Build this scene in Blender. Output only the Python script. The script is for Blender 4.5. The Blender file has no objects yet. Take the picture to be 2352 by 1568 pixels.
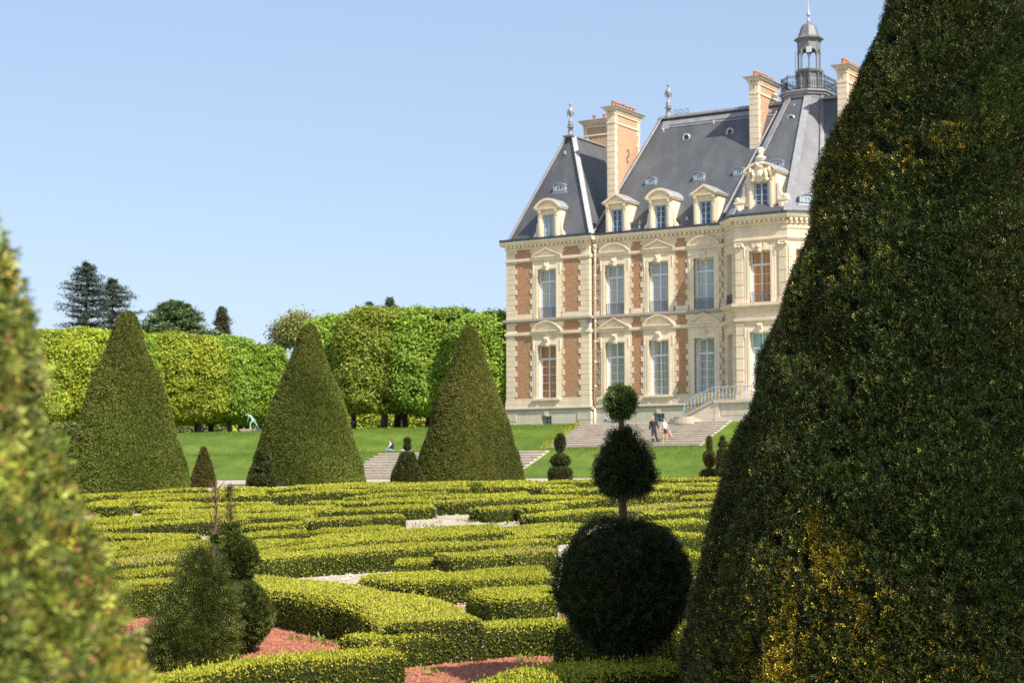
import bpy, math, random
import numpy as np
from mathutils import Vector, Matrix

rng = np.random.default_rng(7)
random.seed(7)
R = math.radians
scene = bpy.context.scene
C = scene.collection

# ------------------------------------------------------------------ camera, sky, sun, exposure
F = 4200.0                      # focal length in units of a 2352 wide picture
HORIZON = 1138.0
PITCH = math.atan((HORIZON - 784) / F)
cam = bpy.data.cameras.new('camera')
camo = bpy.data.objects.new('camera', cam)
C.objects.link(camo)
camo.location = (0, 0, 0)
camo.rotation_euler = (R(90) + PITCH, 0, 0)
cam.sensor_width = 36
cam.lens = 36 * F / 2352
cam.clip_start = 0.05
cam.clip_end = 6000
cam.dof.use_dof = True
cam.dof.focus_distance = 15.0
cam.dof.aperture_fstop = 6.9
scene.camera = camo

SUN_AZ = R(40)                  # to the right of straight behind the camera
SUN_EL = R(45.5)
SUN = Vector((math.sin(SUN_AZ) * math.cos(SUN_EL), -math.cos(SUN_AZ) * math.cos(SUN_EL), math.sin(SUN_EL)))
world = bpy.data.worlds.new("World")
scene.world = world
world.use_nodes = True
wn = world.node_tree
sky = wn.nodes.new('ShaderNodeTexSky')
sky.sky_type = 'NISHITA'
sky.sun_disc = False
sky.sun_elevation = SUN_EL
sky.sun_rotation = math.atan2(SUN.x, SUN.y)
sky.altitude = 50
sky.air_density = 1.0
sky.dust_density = 1.3
sky.ozone_density = 1.0
bg = wn.nodes['Background']
bg.inputs[1].default_value = 0.125
tint = wn.nodes.new('ShaderNodeMix'); tint.data_type = 'RGBA'; tint.blend_type = 'MULTIPLY'; tint.inputs[0].default_value = 1
tint.inputs[7].default_value = (1.02, .965, .985, 1)
wn.links.new(sky.outputs[0], tint.inputs[6]); 
hz = wn.nodes.new('ShaderNodeMix'); hz.data_type = 'RGBA'; hz.inputs[0].default_value = .5      # thin even haze over the whole sky
hz.inputs[7].default_value = (2.55, 3.40, 4.55, 1)
wn.links.new(tint.outputs[2], hz.inputs[6]); wn.links.new(hz.outputs[2], bg.inputs[0])
sl = bpy.data.lights.new('sun', 'SUN')
sl.energy = 4.6
sl.angle = R(0.53)
sl.color = (1.0, 0.93, 0.82)
so = bpy.data.objects.new('sun', sl)
C.objects.link(so)
so.rotation_euler = SUN.to_track_quat('Z', 'Y').to_euler()
scene.view_settings.view_transform = 'Standard'
scene.view_settings.look = 'None'
scene.view_settings.exposure = 0.62
scene.view_settings.gamma = 1
scene.cycles.max_bounces = 6
scene.cycles.use_denoising = False
scene.cycles.transparent_max_bounces = 4

# ------------------------------------------------------------------ geometry of the place
TH = R(32.25)                   # the facade runs away to the left by this angle
U = np.array([math.cos(TH), -math.sin(TH)])
W = np.array([-math.sin(TH), -math.cos(TH)])
ZG = 4.9                        # terrace level at the foot of the house
cp, sp = math.cos(PITCH), math.sin(PITCH)
def ray(xd, yd):
    a = (xd - 1176) / F; b = -(yd - 784) / F
    return np.array([a, cp - b * sp, sp + b * cp])
_r = ray(1163, 960)
A = np.array([_r[0] / _r[1] * 130.0, 130.0])
def uw(x, y):
    dx, dy = x - A[0], y - A[1]
    return dx * U[0] + dy * U[1], dx * W[0] + dy * W[1]
def xy(u, w):
    return A[0] + u * U[0] + w * W[0], A[1] + u * U[1] + w * W[1]
PW = [-900, 0.5, 4.2, 8.7, 23.9, 28.0, 34, 50, 60, 65, 72.5, 80, 90, 98.5, 110, 120, 140]
PZ = [4.9, 4.9, 4.72, 2.98, 2.45, 0.88, .84, .62, .45, .34, .08, -.33, -.95, -1.50, -2.25, -2.9, -4.0]
def ground_w(w):
    return np.interp(w, PW, PZ)
def ground(x, y):
    return float(ground_w(uw(x, y)[1]))
def hit(xd, yd, h=0.0, near=6.0, far=400.0):
    """where the line of sight through a point of the photograph meets the ground raised by h"""
    r = ray(xd, yd)
    d = np.exp(np.linspace(math.log(near), math.log(far), 1500))
    k = d / r[1]
    x, y, z = r[0] * k, r[1] * k, r[2] * k
    g = ground_w((x - A[0]) * W[0] + (y - A[1]) * W[1]) + h
    s = np.nonzero(z <= g)[0]
    if len(s) == 0:
        return None
    i = s[0]
    if i == 0:
        return x[0], y[0], float(g[0])
    t = (z[i-1] - g[i-1]) / ((z[i-1] - g[i-1]) - (z[i] - g[i]))
    return (x[i-1] + t * (x[i] - x[i-1]), y[i-1] + t * (y[i] - y[i-1]), float(g[i-1] + t * (g[i] - g[i-1]) - h))
def at(xd, dist):
    """point on the ground at a given distance along a column of the photograph"""
    x = (xd - 1176) / F * dist * 1.0035
    return x, dist, ground(x, dist)

# ------------------------------------------------------------------ materials
def new_mat(name):
    m = bpy.data.materials.new(name)
    m.use_nodes = True
    nt = m.node_tree
    b = nt.nodes['Principled BSDF']
    return m, nt, b
def N(nt, t, **kw):
    n = nt.nodes.new(t)
    for k, v in kw.items():
        setattr(n, k, v)
    return n
def ramp(nt, fac, stops):
    r = N(nt, 'ShaderNodeValToRGB')
    e = r.color_ramp.elements
    while len(e) > 1:
        e.remove(e[-1])
    e[0].position = stops[0][0]; e[0].color = (*stops[0][1], 1)
    for p, c in stops[1:]:
        x = e.new(p); x.color = (*c, 1)
    nt.links.new(fac, r.inputs[0])
    return r.outputs[0]
def noise(nt, scale, detail=3, vec=None, rough=.55):
    n = N(nt, 'ShaderNodeTexNoise')
    n.inputs['Scale'].default_value = scale
    n.inputs['Detail'].default_value = detail
    n.inputs['Roughness'].default_value = rough
    if vec is not None:
        nt.links.new(vec, n.inputs['Vector'])
    return n.outputs['Fac']
def coords(nt, scale=(1, 1, 1)):
    t = N(nt, 'ShaderNodeTexCoord')
    m = N(nt, 'ShaderNodeMapping')
    m.inputs['Scale'].default_value = scale
    nt.links.new(t.outputs['Object'], m.inputs[0])
    return m.outputs[0]
def mixc(nt, a, b, fac, mode='MIX'):
    m = N(nt, 'ShaderNodeMix', data_type='RGBA', blend_type=mode)
    for s, v in ((m.inputs[0], fac), (m.inputs[6], a), (m.inputs[7], b)):
        if hasattr(v, 'is_linked'):
            nt.links.new(v, s)
        elif isinstance(v, (int, float)):
            s.default_value = v
        else:
            s.default_value = (*v, 1)
    return m.outputs[2]
def bump(nt, b, h, strength, dist):
    n = N(nt, 'ShaderNodeBump')
    n.inputs['Strength'].default_value = strength
    n.inputs['Distance'].default_value = dist
    nt.links.new(h, n.inputs['Height'])
    nt.links.new(n.outputs[0], b.inputs['Normal'])
def plain(name, col, rough=.6, metal=0, vary=.15, scale=3.0, spec=None):
    m, nt, b = new_mat(name)
    f = noise(nt, scale, 4, coords(nt))
    c = ramp(nt, f, [(.3, tuple(x * (1 - vary) for x in col)), (.7, tuple(min(1, x * (1 + vary)) for x in col))])
    nt.links.new(c, b.inputs['Base Color'])
    b.inputs['Roughness'].default_value = rough
    b.inputs['Metallic'].default_value = metal
    if spec is not None:
        b.inputs['Specular IOR Level'].default_value = spec
    return m

def mat_foliage(name, trans=.25, rough=.45, spec=.3):
    m, nt, b = new_mat(name)
    a = N(nt, 'ShaderNodeAttribute', attribute_name='Col')
    nt.links.new(a.outputs['Color'], b.inputs['Base Color'])
    b.inputs['Roughness'].default_value = rough
    b.inputs['Specular IOR Level'].default_value = spec
    if trans > 0:
        t = N(nt, 'ShaderNodeBsdfTranslucent')
        nt.links.new(a.outputs['Color'], t.inputs[0])
        mx = N(nt, 'ShaderNodeMixShader')
        mx.inputs[0].default_value = trans
        nt.links.new(b.outputs[0], mx.inputs[1])
        nt.links.new(t.outputs[0], mx.inputs[2])
        nt.links.new(mx.outputs[0], nt.nodes['Material Output'].inputs[0])
    return m
M_LEAF = mat_foliage('spring leaves', .32, .5, .3)
M_BOX = mat_foliage('box leaves', .25, .55, .22)
M_YEW = mat_foliage('yew needles', .1, .5, .25)
M_YEWC = mat_foliage('clipped yew', .1, .75, .12)
M_CORE = mat_foliage('shaded twig core', 0, 1.0, 0.0)  # twigs and inner leaves, with the shade of the gaps painted into the colour
M_BARK = plain('bark', (.075, .055, .04), .9, 0, .4, 8)
M_DBARK = plain('reddish bark', (.12, .065, .045), .85, 0, .3, 30)

def mat_stone(name, base, joint=True):
    m, nt, b = new_mat(name)
    co = coords(nt)
    f = noise(nt, .7, 5, co, .6)
    f2 = noise(nt, 6, 4, co, .6)
    c = ramp(nt, f, [(.25, tuple(x * .86 for x in base)), (.5, base), (.8, tuple(min(1, x * 1.07) for x in base))])
    c = mixc(nt, c, (base[0] * .72, base[1] * .66, base[2] * .55), ramp(nt, f2, [(.55, (0, 0, 0)), (.8, (.45, .45, .45))]))
    st = noise(nt, 1.0, 4, coords(nt, (2.2, 2.2, .22)), .6)     # rain streaks
    c = mixc(nt, c, tuple(x * .70 for x in base), ramp(nt, st, [(.50, (0, 0, 0)), (.76, (.62, .62, .62))]))
    if joint:
        cx = N(nt, 'ShaderNodeSeparateXYZ'); nt.links.new(co, cx.inputs[0])
        ad = N(nt, 'ShaderNodeMath', operation='ADD'); nt.links.new(cx.outputs[0], ad.inputs[0]); nt.links.new(cx.outputs[1], ad.inputs[1])
        cb = N(nt, 'ShaderNodeCombineXYZ'); nt.links.new(ad.outputs[0], cb.inputs[0]); nt.links.new(cx.outputs[2], cb.inputs[1])
        br = N(nt, 'ShaderNodeTexBrick')
        br.inputs['Scale'].default_value = 1
        br.inputs['Brick Width'].default_value = .95
        br.inputs['Row Height'].default_value = .365
        br.inputs['Mortar Size'].default_value = .008
        br.inputs['Color1'].default_value = (1, 1, 1, 1); br.inputs['Color2'].default_value = (.93, .92, .9, 1)
        br.inputs['Mortar'].default_value = (.72, .66, .58, 1)
        nt.links.new(cb.outputs[0], br.inputs['Vector'])
        c = mixc(nt, c, br.outputs[0], 1.0, 'MULTIPLY')
    nt.links.new(c, b.inputs['Base Color'])
    b.inputs['Roughness'].default_value = .85
    b.inputs['Specular IOR Level'].default_value = .2
    bump(nt, b, f2, .25, .02)
    return m
M_STONE = mat_stone('limestone', (.79, .66, .485))
M_TRIM = mat_stone('carved limestone', (.81, .68, .505), False)
M_OLD = mat_stone('weathered limestone', (.62, .55, .44))
M_STAIN = mat_stone('stained coping stone', (.44, .38, .31), False)

def mat_brick():
    m, nt, b = new_mat('red brick')
    co = coords(nt)
    cx = N(nt, 'ShaderNodeSeparateXYZ'); nt.links.new(co, cx.inputs[0])
    ad = N(nt, 'ShaderNodeMath', operation='ADD'); nt.links.new(cx.outputs[0], ad.inputs[0]); nt.links.new(cx.outputs[1], ad.inputs[1])
    cb = N(nt, 'ShaderNodeCombineXYZ'); nt.links.new(ad.outputs[0], cb.inputs[0]); nt.links.new(cx.outputs[2], cb.inputs[1])
    br = N(nt, 'ShaderNodeTexBrick')
    br.inputs['Scale'].default_value = 1
    br.inputs['Brick Width'].default_value = .23
    br.inputs['Row Height'].default_value = .074
    br.inputs['Mortar Size'].default_value = .007
    br.inputs['Bias'].default_value = -.1
    br.inputs['Color1'].default_value = (.50, .27, .15, 1); br.inputs['Color2'].default_value = (.38, .18, .10, 1)
    br.inputs['Mortar'].default_value = (.50, .36, .24, 1)
    nt.links.new(cb.outputs[0], br.inputs['Vector'])
    # dark burnt headers laid in a regular diaper
    b2 = N(nt, 'ShaderNodeTexBrick')
    b2.offset = .5
    b2.inputs['Scale'].default_value = 1
    b2.inputs['Brick Width'].default_value = .30
    b2.inputs['Row Height'].default_value = .148
    b2.inputs['Mortar Size'].default_value = .052
    b2.inputs['Mortar Smooth'].default_value = .3
    b2.inputs['Color1'].default_value = (.50, .42, .42, 1); b2.inputs['Color2'].default_value = (.85, .8, .78, 1)
    b2.inputs['Mortar'].default_value = (1, 1, 1, 1)
    nt.links.new(cb.outputs[0], b2.inputs['Vector'])
    c = mixc(nt, br.outputs[0], b2.outputs[0], .85, 'MULTIPLY')
    f = noise(nt, .8, 4, co)
    c = mixc(nt, c, (.48, .27, .12), ramp(nt, f, [(.45, (0, 0, 0)), (.75, (.6, .6, .6))]))
    nt.links.new(c, b.inputs['Base Color'])
    b.inputs['Roughness'].default_value = .9
    b.inputs['Specular IOR Level'].default_value = .15
    return m
M_BRICK = mat_brick()

def mat_slate(name, base):
    m, nt, b = new_mat(name)
    co = coords(nt)
    st = noise(nt, 1.0, 5, coords(nt, (.9, .9, .10)), .6)
    f = noise(nt, 5, 4, coords(nt, (1, 1, 3)), .7)
    w = N(nt, 'ShaderNodeTexWave', wave_type='BANDS', bands_direction='Z')
    w.inputs['Scale'].default_value = 2.2
    w.inputs['Distortion'].default_value = .6
    nt.links.new(co, w.inputs['Vector'])
    c = ramp(nt, st, [(.25, tuple(x * .72 for x in base)), (.5, base), (.8, tuple(x * 1.45 for x in base))])
    c = mixc(nt, c, (base[0] * 1.9, base[1] * 1.85, base[2] * 1.75), ramp(nt, f, [(.5, (0, 0, 0)), (.85, (.5, .5, .5))]))
    c = mixc(nt, c, ramp(nt, w.outputs[0], [(0, (.72, .72, .72)), (.3, (1, 1, 1))]), .8, 'MULTIPLY')
    nt.links.new(c, b.inputs['Base Color'])
    b.inputs['Roughness'].default_value = .48
    b.inputs['Specular IOR Level'].default_value = .45
    bump(nt, b, w.outputs[0], .3, .02)
    return m
M_SLATE = mat_slate('slate', (.100, .105, .112))
M_SLATE2 = mat_slate('lighter slate', (.15, .15, .16))  # lighter tone for the facets in glancing sun, also on the dome
M_LEAD = plain('lead sheet', (.27, .27, .285), .5, .1, .18, 2)
M_DLEAD = plain('dark lead gutter', (.10, .115, .14), .5, .2, .25, 2)
M_ZINC = plain('zinc', (.42, .43, .45), .42, .3, .12, 2)
M_WHITE = plain('pale grey window paint', (.66, .68, .74), .45, 0, .05)
M_BLUEW = plain('blue grey window paint', (.34, .43, .50), .45, 0, .06)
M_POT = plain('terracotta', (.56, .22, .11), .8, 0, .12)
M_IRON = plain('grey wrought iron', (.17, .19, .22), .5, .3, .1)
M_RAIL = plain('pale blue railing paint', (.38, .46, .52), .5, .1, .1)
M_GOLD = plain('gilding', (.72, .40, .08), .35, .6, .15)
M_BLACK = plain('black iron', (.03, .035, .04), .5, .4, .2)
M_PIPE = plain('cream drainpipe paint', (.74, .69, .58), .5, 0, .05)
def mat_pane(name, col, col2=None, rough=.08, vscale=(14, 14, .3)):
    m, nt, b = new_mat(name)
    f = noise(nt, 1.0, 2, coords(nt, vscale))
    c = ramp(nt, f, [(.35, tuple(x * .8 for x in col)), (.65, col2 or col)])
    nt.links.new(c, b.inputs['Base Color'])
    b.inputs['Roughness'].default_value = rough
    b.inputs['Specular IOR Level'].default_value = .5
    return m
P_BLIND = mat_pane('glass over pale blind', (.40, .43, .42), (.50, .52, .50))
P_WOOD = mat_pane('glass over wooden shutter', (.30, .125, .03), (.46, .21, .05))
P_GREEN = mat_pane('glass over green panelling', (.22, .40, .34), (.34, .55, .46))
P_DARK = mat_pane('dark glass', (.05, .065, .08), (.11, .13, .15))
P_ORANGE = mat_pane('glass over orange curtain', (.42, .17, .035), (.62, .30, .08))
P_MIX = mat_pane('glass over curtain edges', (.20, .23, .20), (.52, .55, .46), .08, (5, 5, .4))

# ------------------------------------------------------------------ object helpers
def tag(o, label=None, cat=None, group=None, kind=None):
    if label: o['label'] = label
    if cat: o['category'] = cat
    if group: o['group'] = group
    if kind: o['kind'] = kind
    return o
def empty(name, loc, rz=0, parent=None):
    o = bpy.data.objects.new(name, None)
    o.empty_display_size = .2
    C.objects.link(o)
    o.location = loc
    o.rotation_euler = (0, 0, rz)
    if parent: o.parent = parent
    return o

class MB:
    """collects polygons; build() links them as one mesh object"""
    def __init__(s, T=None):
        s.v, s.f, s.mi = [], [], []
        s.T = T
    def add(s, vs, fs, mi=0):
        o = len(s.v)
        s.v += [s.T(*p) for p in vs] if s.T else [tuple(p) for p in vs]
        s.f += [[o + i for i in f] for f in fs]
        s.mi += [mi] * len(fs)
    def box(s, a0, a1, b0, b1, c0, c1, mi=0):
        vs = [(x, y, z) for z in (c0, c1) for y in (b0, b1) for x in (a0, a1)]
        s.add(vs, [(0, 2, 3, 1), (4, 5, 7, 6), (0, 1, 5, 4), (2, 6, 7, 3), (0, 4, 6, 2), (1, 3, 7, 5)], mi)
    def hexa(s, p8, mi=0):
        s.add(p8, [(0, 3, 2, 1), (4, 5, 6, 7), (0, 1, 5, 4), (1, 2, 6, 5), (2, 3, 7, 6), (3, 0, 4, 7)], mi)
    def prism(s, prof, b0, b1, mi=0):
        """profile in (a, c), extruded along b"""
        n = len(prof)
        vs = [(a, b0, c) for a, c in prof] + [(a, b1, c) for a, c in prof]
        s.add(vs, [tuple(range(n)), tuple(range(2 * n - 1, n - 1, -1))] + [(i, i + n, (i + 1) % n + n, (i + 1) % n) for i in range(n)], mi)
    def prism_a(s, prof, a0, a1, mi=0):
        """profile in (b, c), extruded along a"""
        n = len(prof)
        vs = [(a0, b, c) for b, c in prof] + [(a1, b, c) for b, c in prof]
        s.add(vs, [tuple(range(n)), tuple(range(2 * n - 1, n - 1, -1))] + [(i, i + n, (i + 1) % n + n, (i + 1) % n) for i in range(n)], mi)
    def lathe(s, prof, c=(0, 0, 0), n=16, mi=0, ph=0):
        vs = []
        for r, z in prof:
            for k in range(n):
                t = 2 * math.pi * k / n + ph
                vs.append((c[0] + r * math.cos(t), c[1] + r * math.sin(t), c[2] + z))
        fs = [(j * n + k, j * n + (k + 1) % n, (j + 1) * n + (k + 1) % n, (j + 1) * n + k) for j in range(len(prof) - 1) for k in range(n)]
        fs += [tuple(range(n - 1, -1, -1)), tuple(range((len(prof) - 1) * n, len(prof) * n))]
        s.add(vs, fs, mi)
    def tube(s, pts, r, n=6, mi=0):
        pts = [Vector(p) for p in pts]
        rs = [float(q) for q in r] if isinstance(r, (list, tuple)) else [float(r)] * len(pts)
        vs = []
        for i, p in enumerate(pts):
            d = (pts[min(i + 1, len(pts) - 1)] - pts[max(i - 1, 0)]).normalized()
            x = d.cross(Vector((0, 0, 1)))
            x = Vector((1, 0, 0)) if x.length < .05 else x.normalized()
            y = d.cross(x)
            for k in range(n):
                t = 2 * math.pi * k / n
                vs.append(p + rs[i] * (math.cos(t) * x + math.sin(t) * y))
        fs = [(i * n + k, i * n + (k + 1) % n, (i + 1) * n + (k + 1) % n, (i + 1) * n + k) for i in range(len(pts) - 1) for k in range(n)]
        fs += [tuple(range(n - 1, -1, -1)), tuple(range((len(pts) - 1) * n, len(pts) * n))]
        s.add([tuple(v) for v in vs], fs, mi)
    def beam(s, p0, p1, wd, th, up=(0, 0, 1), mi=0):
        p0, p1, up = Vector(p0), Vector(p1), Vector(up)
        d = (p1 - p0).normalized()
        x = d.cross(up).normalized() * wd / 2
        y = x.cross(d).normalized() * th
        s.add([tuple(p) for p in (p0 - x, p0 + x, p1 + x, p1 - x, p0 - x + y, p0 + x + y, p1 + x + y, p1 - x + y)],
              [(0, 3, 2, 1), (4, 5, 6, 7), (0, 1, 5, 4), (1, 2, 6, 5), (2, 3, 7, 6), (3, 0, 4, 7)], mi)
    def build(s, name, mats, parent=None, smooth=False):
        me = bpy.data.meshes.new(name)
        me.from_pydata(s.v, [], s.f)
        mats = mats if isinstance(mats, (list, tuple)) else [mats]
        for m in mats: me.materials.append(m)
        if len(mats) > 1:
            me.polygons.foreach_set('material_index', s.mi)
        if smooth:
            me.polygons.foreach_set('use_smooth', [True] * len(s.f))
        me.update()
        o = bpy.data.objects.new(name, me)
        C.objects.link(o)
        if parent: o.parent = parent
        return o

# ------------------------------------------------------------------ foliage machinery (numpy)
def unit(a):
    return a / np.maximum(np.linalg.norm(a, axis=-1, keepdims=True), 1e-9)
def wob(P, scale, seed, n=7):
    """smooth pseudo noise in about -1..1 at the points P"""
    g = np.random.default_rng(seed)
    d = unit(g.normal(size=(n, 3))) * scale * (0.6 + .9 * g.random((n, 1)))
    ph = g.random(n) * 6.28
    return np.sin(P @ d.T + ph).sum(1) / (n ** .5) * .8
def sample(V, Q, n, g, cam_side=True, back=.35, topw=1.0):
    """n random points and normals on a quad mesh, thinner on the side turned from the camera"""
    a, b, c, d = V[Q[:, 0]], V[Q[:, 1]], V[Q[:, 2]], V[Q[:, 3]]
    nr = np.cross(c - a, d - b)
    ar = np.linalg.norm(nr, axis=1) / 2
    nu = unit(nr)
    wt = ar.copy()
    if cam_side:
        mid = (a + b + c + d) / 4
        f = (nu * -mid).sum(1) > -.15 * np.linalg.norm(mid, axis=1)
        wt *= np.where(f, 1, back)
    i = g.choice(len(Q), n, p=wt / wt.sum())
    s, t = g.random((n, 1)), g.random((n, 1))
    P = (a[i] * (1 - s) + b[i] * s) * (1 - t) + (d[i] * (1 - s) + c[i] * s) * t
    return P, nu[i]
def frames(Nn, jit, g, up=0.0):
    n = len(Nn)
    a = unit(Nn + jit * g.normal(size=(n, 3)) + np.array([0, 0, up]))
    r = g.normal(size=(n, 3))
    t = unit(r - (r * a).sum(1, keepdims=True) * a)
    return a, t, np.cross(a, t)
def leaf_quads(P, Nn, L, Wd, g, jit=.6, up=0.0, lie=.5):
    """pointed leaves: L, Wd lengths; lie 0 = standing out from the surface, 1 = flat on it"""
    n = len(P)
    a, t, s = frames(Nn, jit, g, up)
    L = (L * (0.7 + .6 * g.random((n, 1))))
    Wd = (Wd * (0.7 + .6 * g.random((n, 1))))
    ax = unit(a * (1 - lie) + t * lie)
    q = np.stack([P - ax * L * .15, P + ax * L * .4 + s * Wd / 2, P + ax * L, P + ax * L * .4 - s * Wd / 2], 1)
    return q.reshape(-1, 3)
def shoots(P, Nn, Ls, g, needle=.024, wd=.0028, k=6, jit=.45, up=.25):
    """yew sprigs: 2k needles in two rows along each shoot"""
    n = len(P)
    a, t, s = frames(Nn, jit, g, up)
    Ls = Ls * (0.6 + .8 * g.random((n, 1)))
    out = []
    for j in range(k):
        f = (j + .6) / k
        for sg in (-1, 1):
            base = P + a * Ls * f
            dr = unit(a * (.55 + .5 * f) + sg * s * 1.0 + g.normal(size=(n, 3)) * .16)
            nl = needle * (1.1 - .45 * f) * (0.8 + .4 * g.random((n, 1)))
            sd = unit(np.cross(dr, t)) * wd * .5
            out.append(np.stack([base - sd * .7, base + dr * nl * .6 - sd, base + dr * nl, base + dr * nl * .6 + sd], 1))
    q = np.concatenate([o[:, None] for o in out], 1)        # n, 2k, 4, 3
    return q.reshape(-1, 3)
def rep(c, k):
    return np.repeat(c, k, axis=0)
def foliage_obj(name, parts, mat, parent=None, origin=(0, 0, 0)):
    """parts: list of (verts, quads or None, colours per vertex) merged into one mesh"""
    Vs, Fs, Cs, o = [], [], [], 0
    for V, Q, c in parts:
        if Q is None:
            Q = np.arange(len(V)).reshape(-1, 4)
        Vs.append(V); Fs.append(Q + o); Cs.append(c); o += len(V)
    V = np.concatenate(Vs) - np.array(origin); Fq = np.concatenate(Fs).astype(np.int32); c = np.concatenate(Cs)
    me = bpy.data.meshes.new(name)
    me.vertices.add(len(V)); me.vertices.foreach_set('co', V.astype(np.float32).ravel())
    me.loops.add(Fq.size); me.loops.foreach_set('vertex_index', Fq.ravel())
    me.polygons.add(len(Fq)); me.polygons.foreach_set('loop_start', np.arange(0, Fq.size, 4, dtype=np.int32))
    try: me.polygons.foreach_set('loop_total', np.full(len(Fq), 4, dtype=np.int32))
    except Exception: pass
    me.update(calc_edges=True)
    at_ = me.color_attributes.new('Col', 'FLOAT_COLOR', 'POINT')
    at_.data.foreach_set('color', np.concatenate([np.clip(c, 0, 1), np.ones((len(c), 1))], 1).astype(np.float32).ravel())
    me.materials.append(mat); me.materials.append(M_CORE)
    me.polygons.foreach_set('material_index', np.concatenate([np.full(len(V_) // 4 if Q_ is None else len(Q_), 0 if Q_ is None else 1, dtype=np.int32) for V_, Q_, _c in parts]))
    ob = bpy.data.objects.new(name, me)
    C.objects.link(ob)
    ob.location = origin
    if parent: ob.parent = parent
    return ob
def mixcol(n, cols, wts, g, vary=.25):
    cols = np.array(cols)
    i = g.choice(len(cols), n, p=np.array(wts) / sum(wts))
    return cols[i] * (1 - vary / 2 + vary * g.random((n, 1)))
def revolve(prof, c, nth=48, sub=14, amp=0.0, seed=0, scale=6.0, sq=0.0):
    """surface of revolution about c; returns verts, quads"""
    prof = np.array(prof, float)
    t = np.concatenate([[0], np.cumsum(np.linalg.norm(np.diff(prof, axis=0), axis=1))])
    tt = np.linspace(0, t[-1], sub * 4)
    r = np.interp(tt, t, prof[:, 0]); z = np.interp(tt, t, prof[:, 1])
    th = np.linspace(0, 2 * np.pi, nth, endpoint=False)
    rr = r[:, None] * (1 + sq * (np.cos(4 * th) * -.10)[None])
    V = np.stack([rr * np.cos(th)[None], rr * np.sin(th)[None], np.repeat(z[:, None], nth, 1)], -1).reshape(-1, 3)
    if amp:
        rad = V.copy(); rad[:, 2] *= .3
        V = V + unit(rad + 1e-9) * (wob(V, scale, seed) * amp)[:, None]
    V = V + np.array(c)
    m = len(tt)
    j, k = np.meshgrid(np.arange(m - 1), np.arange(nth), indexing='ij')
    Q = np.stack([j * nth + k, j * nth + (k + 1) % nth, (j + 1) * nth + (k + 1) % nth, (j + 1) * nth + k], -1).reshape(-1, 4)
    return V, Q
def tube_np(name, pts, rs, mat, parent=None, n=8):
    m = MB(); m.tube(pts, list(rs), n)
    return m.build(name, mat, parent, True)

# ------------------------------------------------------------------ the ground
def mat_grass():
    m, nt, b = new_mat('lawn grass')
    co = coords(nt)
    f = noise(nt, .35, 5, co, .6); f2 = noise(nt, 9, 5, co, .75); f3 = noise(nt, 1.6, 5, co, .65)
    c = ramp(nt, f, [(.3, (.085, .140, .018)), (.5, (.120, .185, .024)), (.72, (.175, .225, .036))])
    c = mixc(nt, c, (.05, .11, .010), ramp(nt, f3, [(.5, (0, 0, 0)), (.72, (.6, .6, .6))]))
    mw = N(nt, 'ShaderNodeTexWave', wave_type='BANDS', bands_direction='DIAGONAL'); mw.inputs['Scale'].default_value = .16; mw.inputs['Distortion'].default_value = 1.5
    nt.links.new(co, mw.inputs['Vector'])
    c = mixc(nt, c, ramp(nt, mw.outputs[0], [(.3, (.86, .88, .86)), (.7, (1.0, 1.0, 1.0))]), 1.0, 'MULTIPLY')
    c = mixc(nt, c, (.24, .24, .06), ramp(nt, noise(nt, .12, 4, co), [(.55, (0, 0, 0)), (.75, (.45, .45, .45))]))
    c = mixc(nt, c, (.20, .24, .04), ramp(nt, f2, [(.55, (0, 0, 0)), (.8, (.7, .7, .7))]))
    nt.links.new(c, b.inputs['Base Color'])
    b.inputs['Roughness'].default_value = .8
    b.inputs['Specular IOR Level'].default_value = .15
    bump(nt, b, f2, .8, .08)
    return m
M_GRASS = mat_grass()
def mat_gravel(name, c1, c2, c3, sc=45):
    m, nt, b = new_mat(name)
    co = coords(nt)
    v = N(nt, 'ShaderNodeTexVoronoi'); v.inputs['Scale'].default_value = sc
    nt.links.new(co, v.inputs['Vector'])
    sep = N(nt, 'ShaderNodeSeparateColor'); nt.links.new(v.outputs['Color'], sep.inputs[0])
    c = ramp(nt, sep.outputs[0], [(.0, c1), (.5, c2), (1, c3)])
    f = noise(nt, 1.1, 5, co, .6)
    c = mixc(nt, c, tuple(x * .65 for x in c1), ramp(nt, f, [(.5, (0, 0, 0)), (.8, (.55, .55, .55))]))
    nt.links.new(c, b.inputs['Base Color'])
    b.inputs['Roughness'].default_value = .9
    bump(nt, b, v.outputs['Distance'], .9, .02)
    return m
M_GRAVEL = mat_gravel('pale gravel', (.38, .31, .23), (.50, .42, .32), (.62, .54, .42))
M_REDG = mat_gravel('crushed red brick', (.24, .075, .04), (.35, .12, .065), (.46, .20, .12), 38)
STAIR_U0, STAIR_U1 = 8.7, 19.6      # upper flight
LOW_U0, LOW_U1 = 6.65, 18.0         # lower flight
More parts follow.
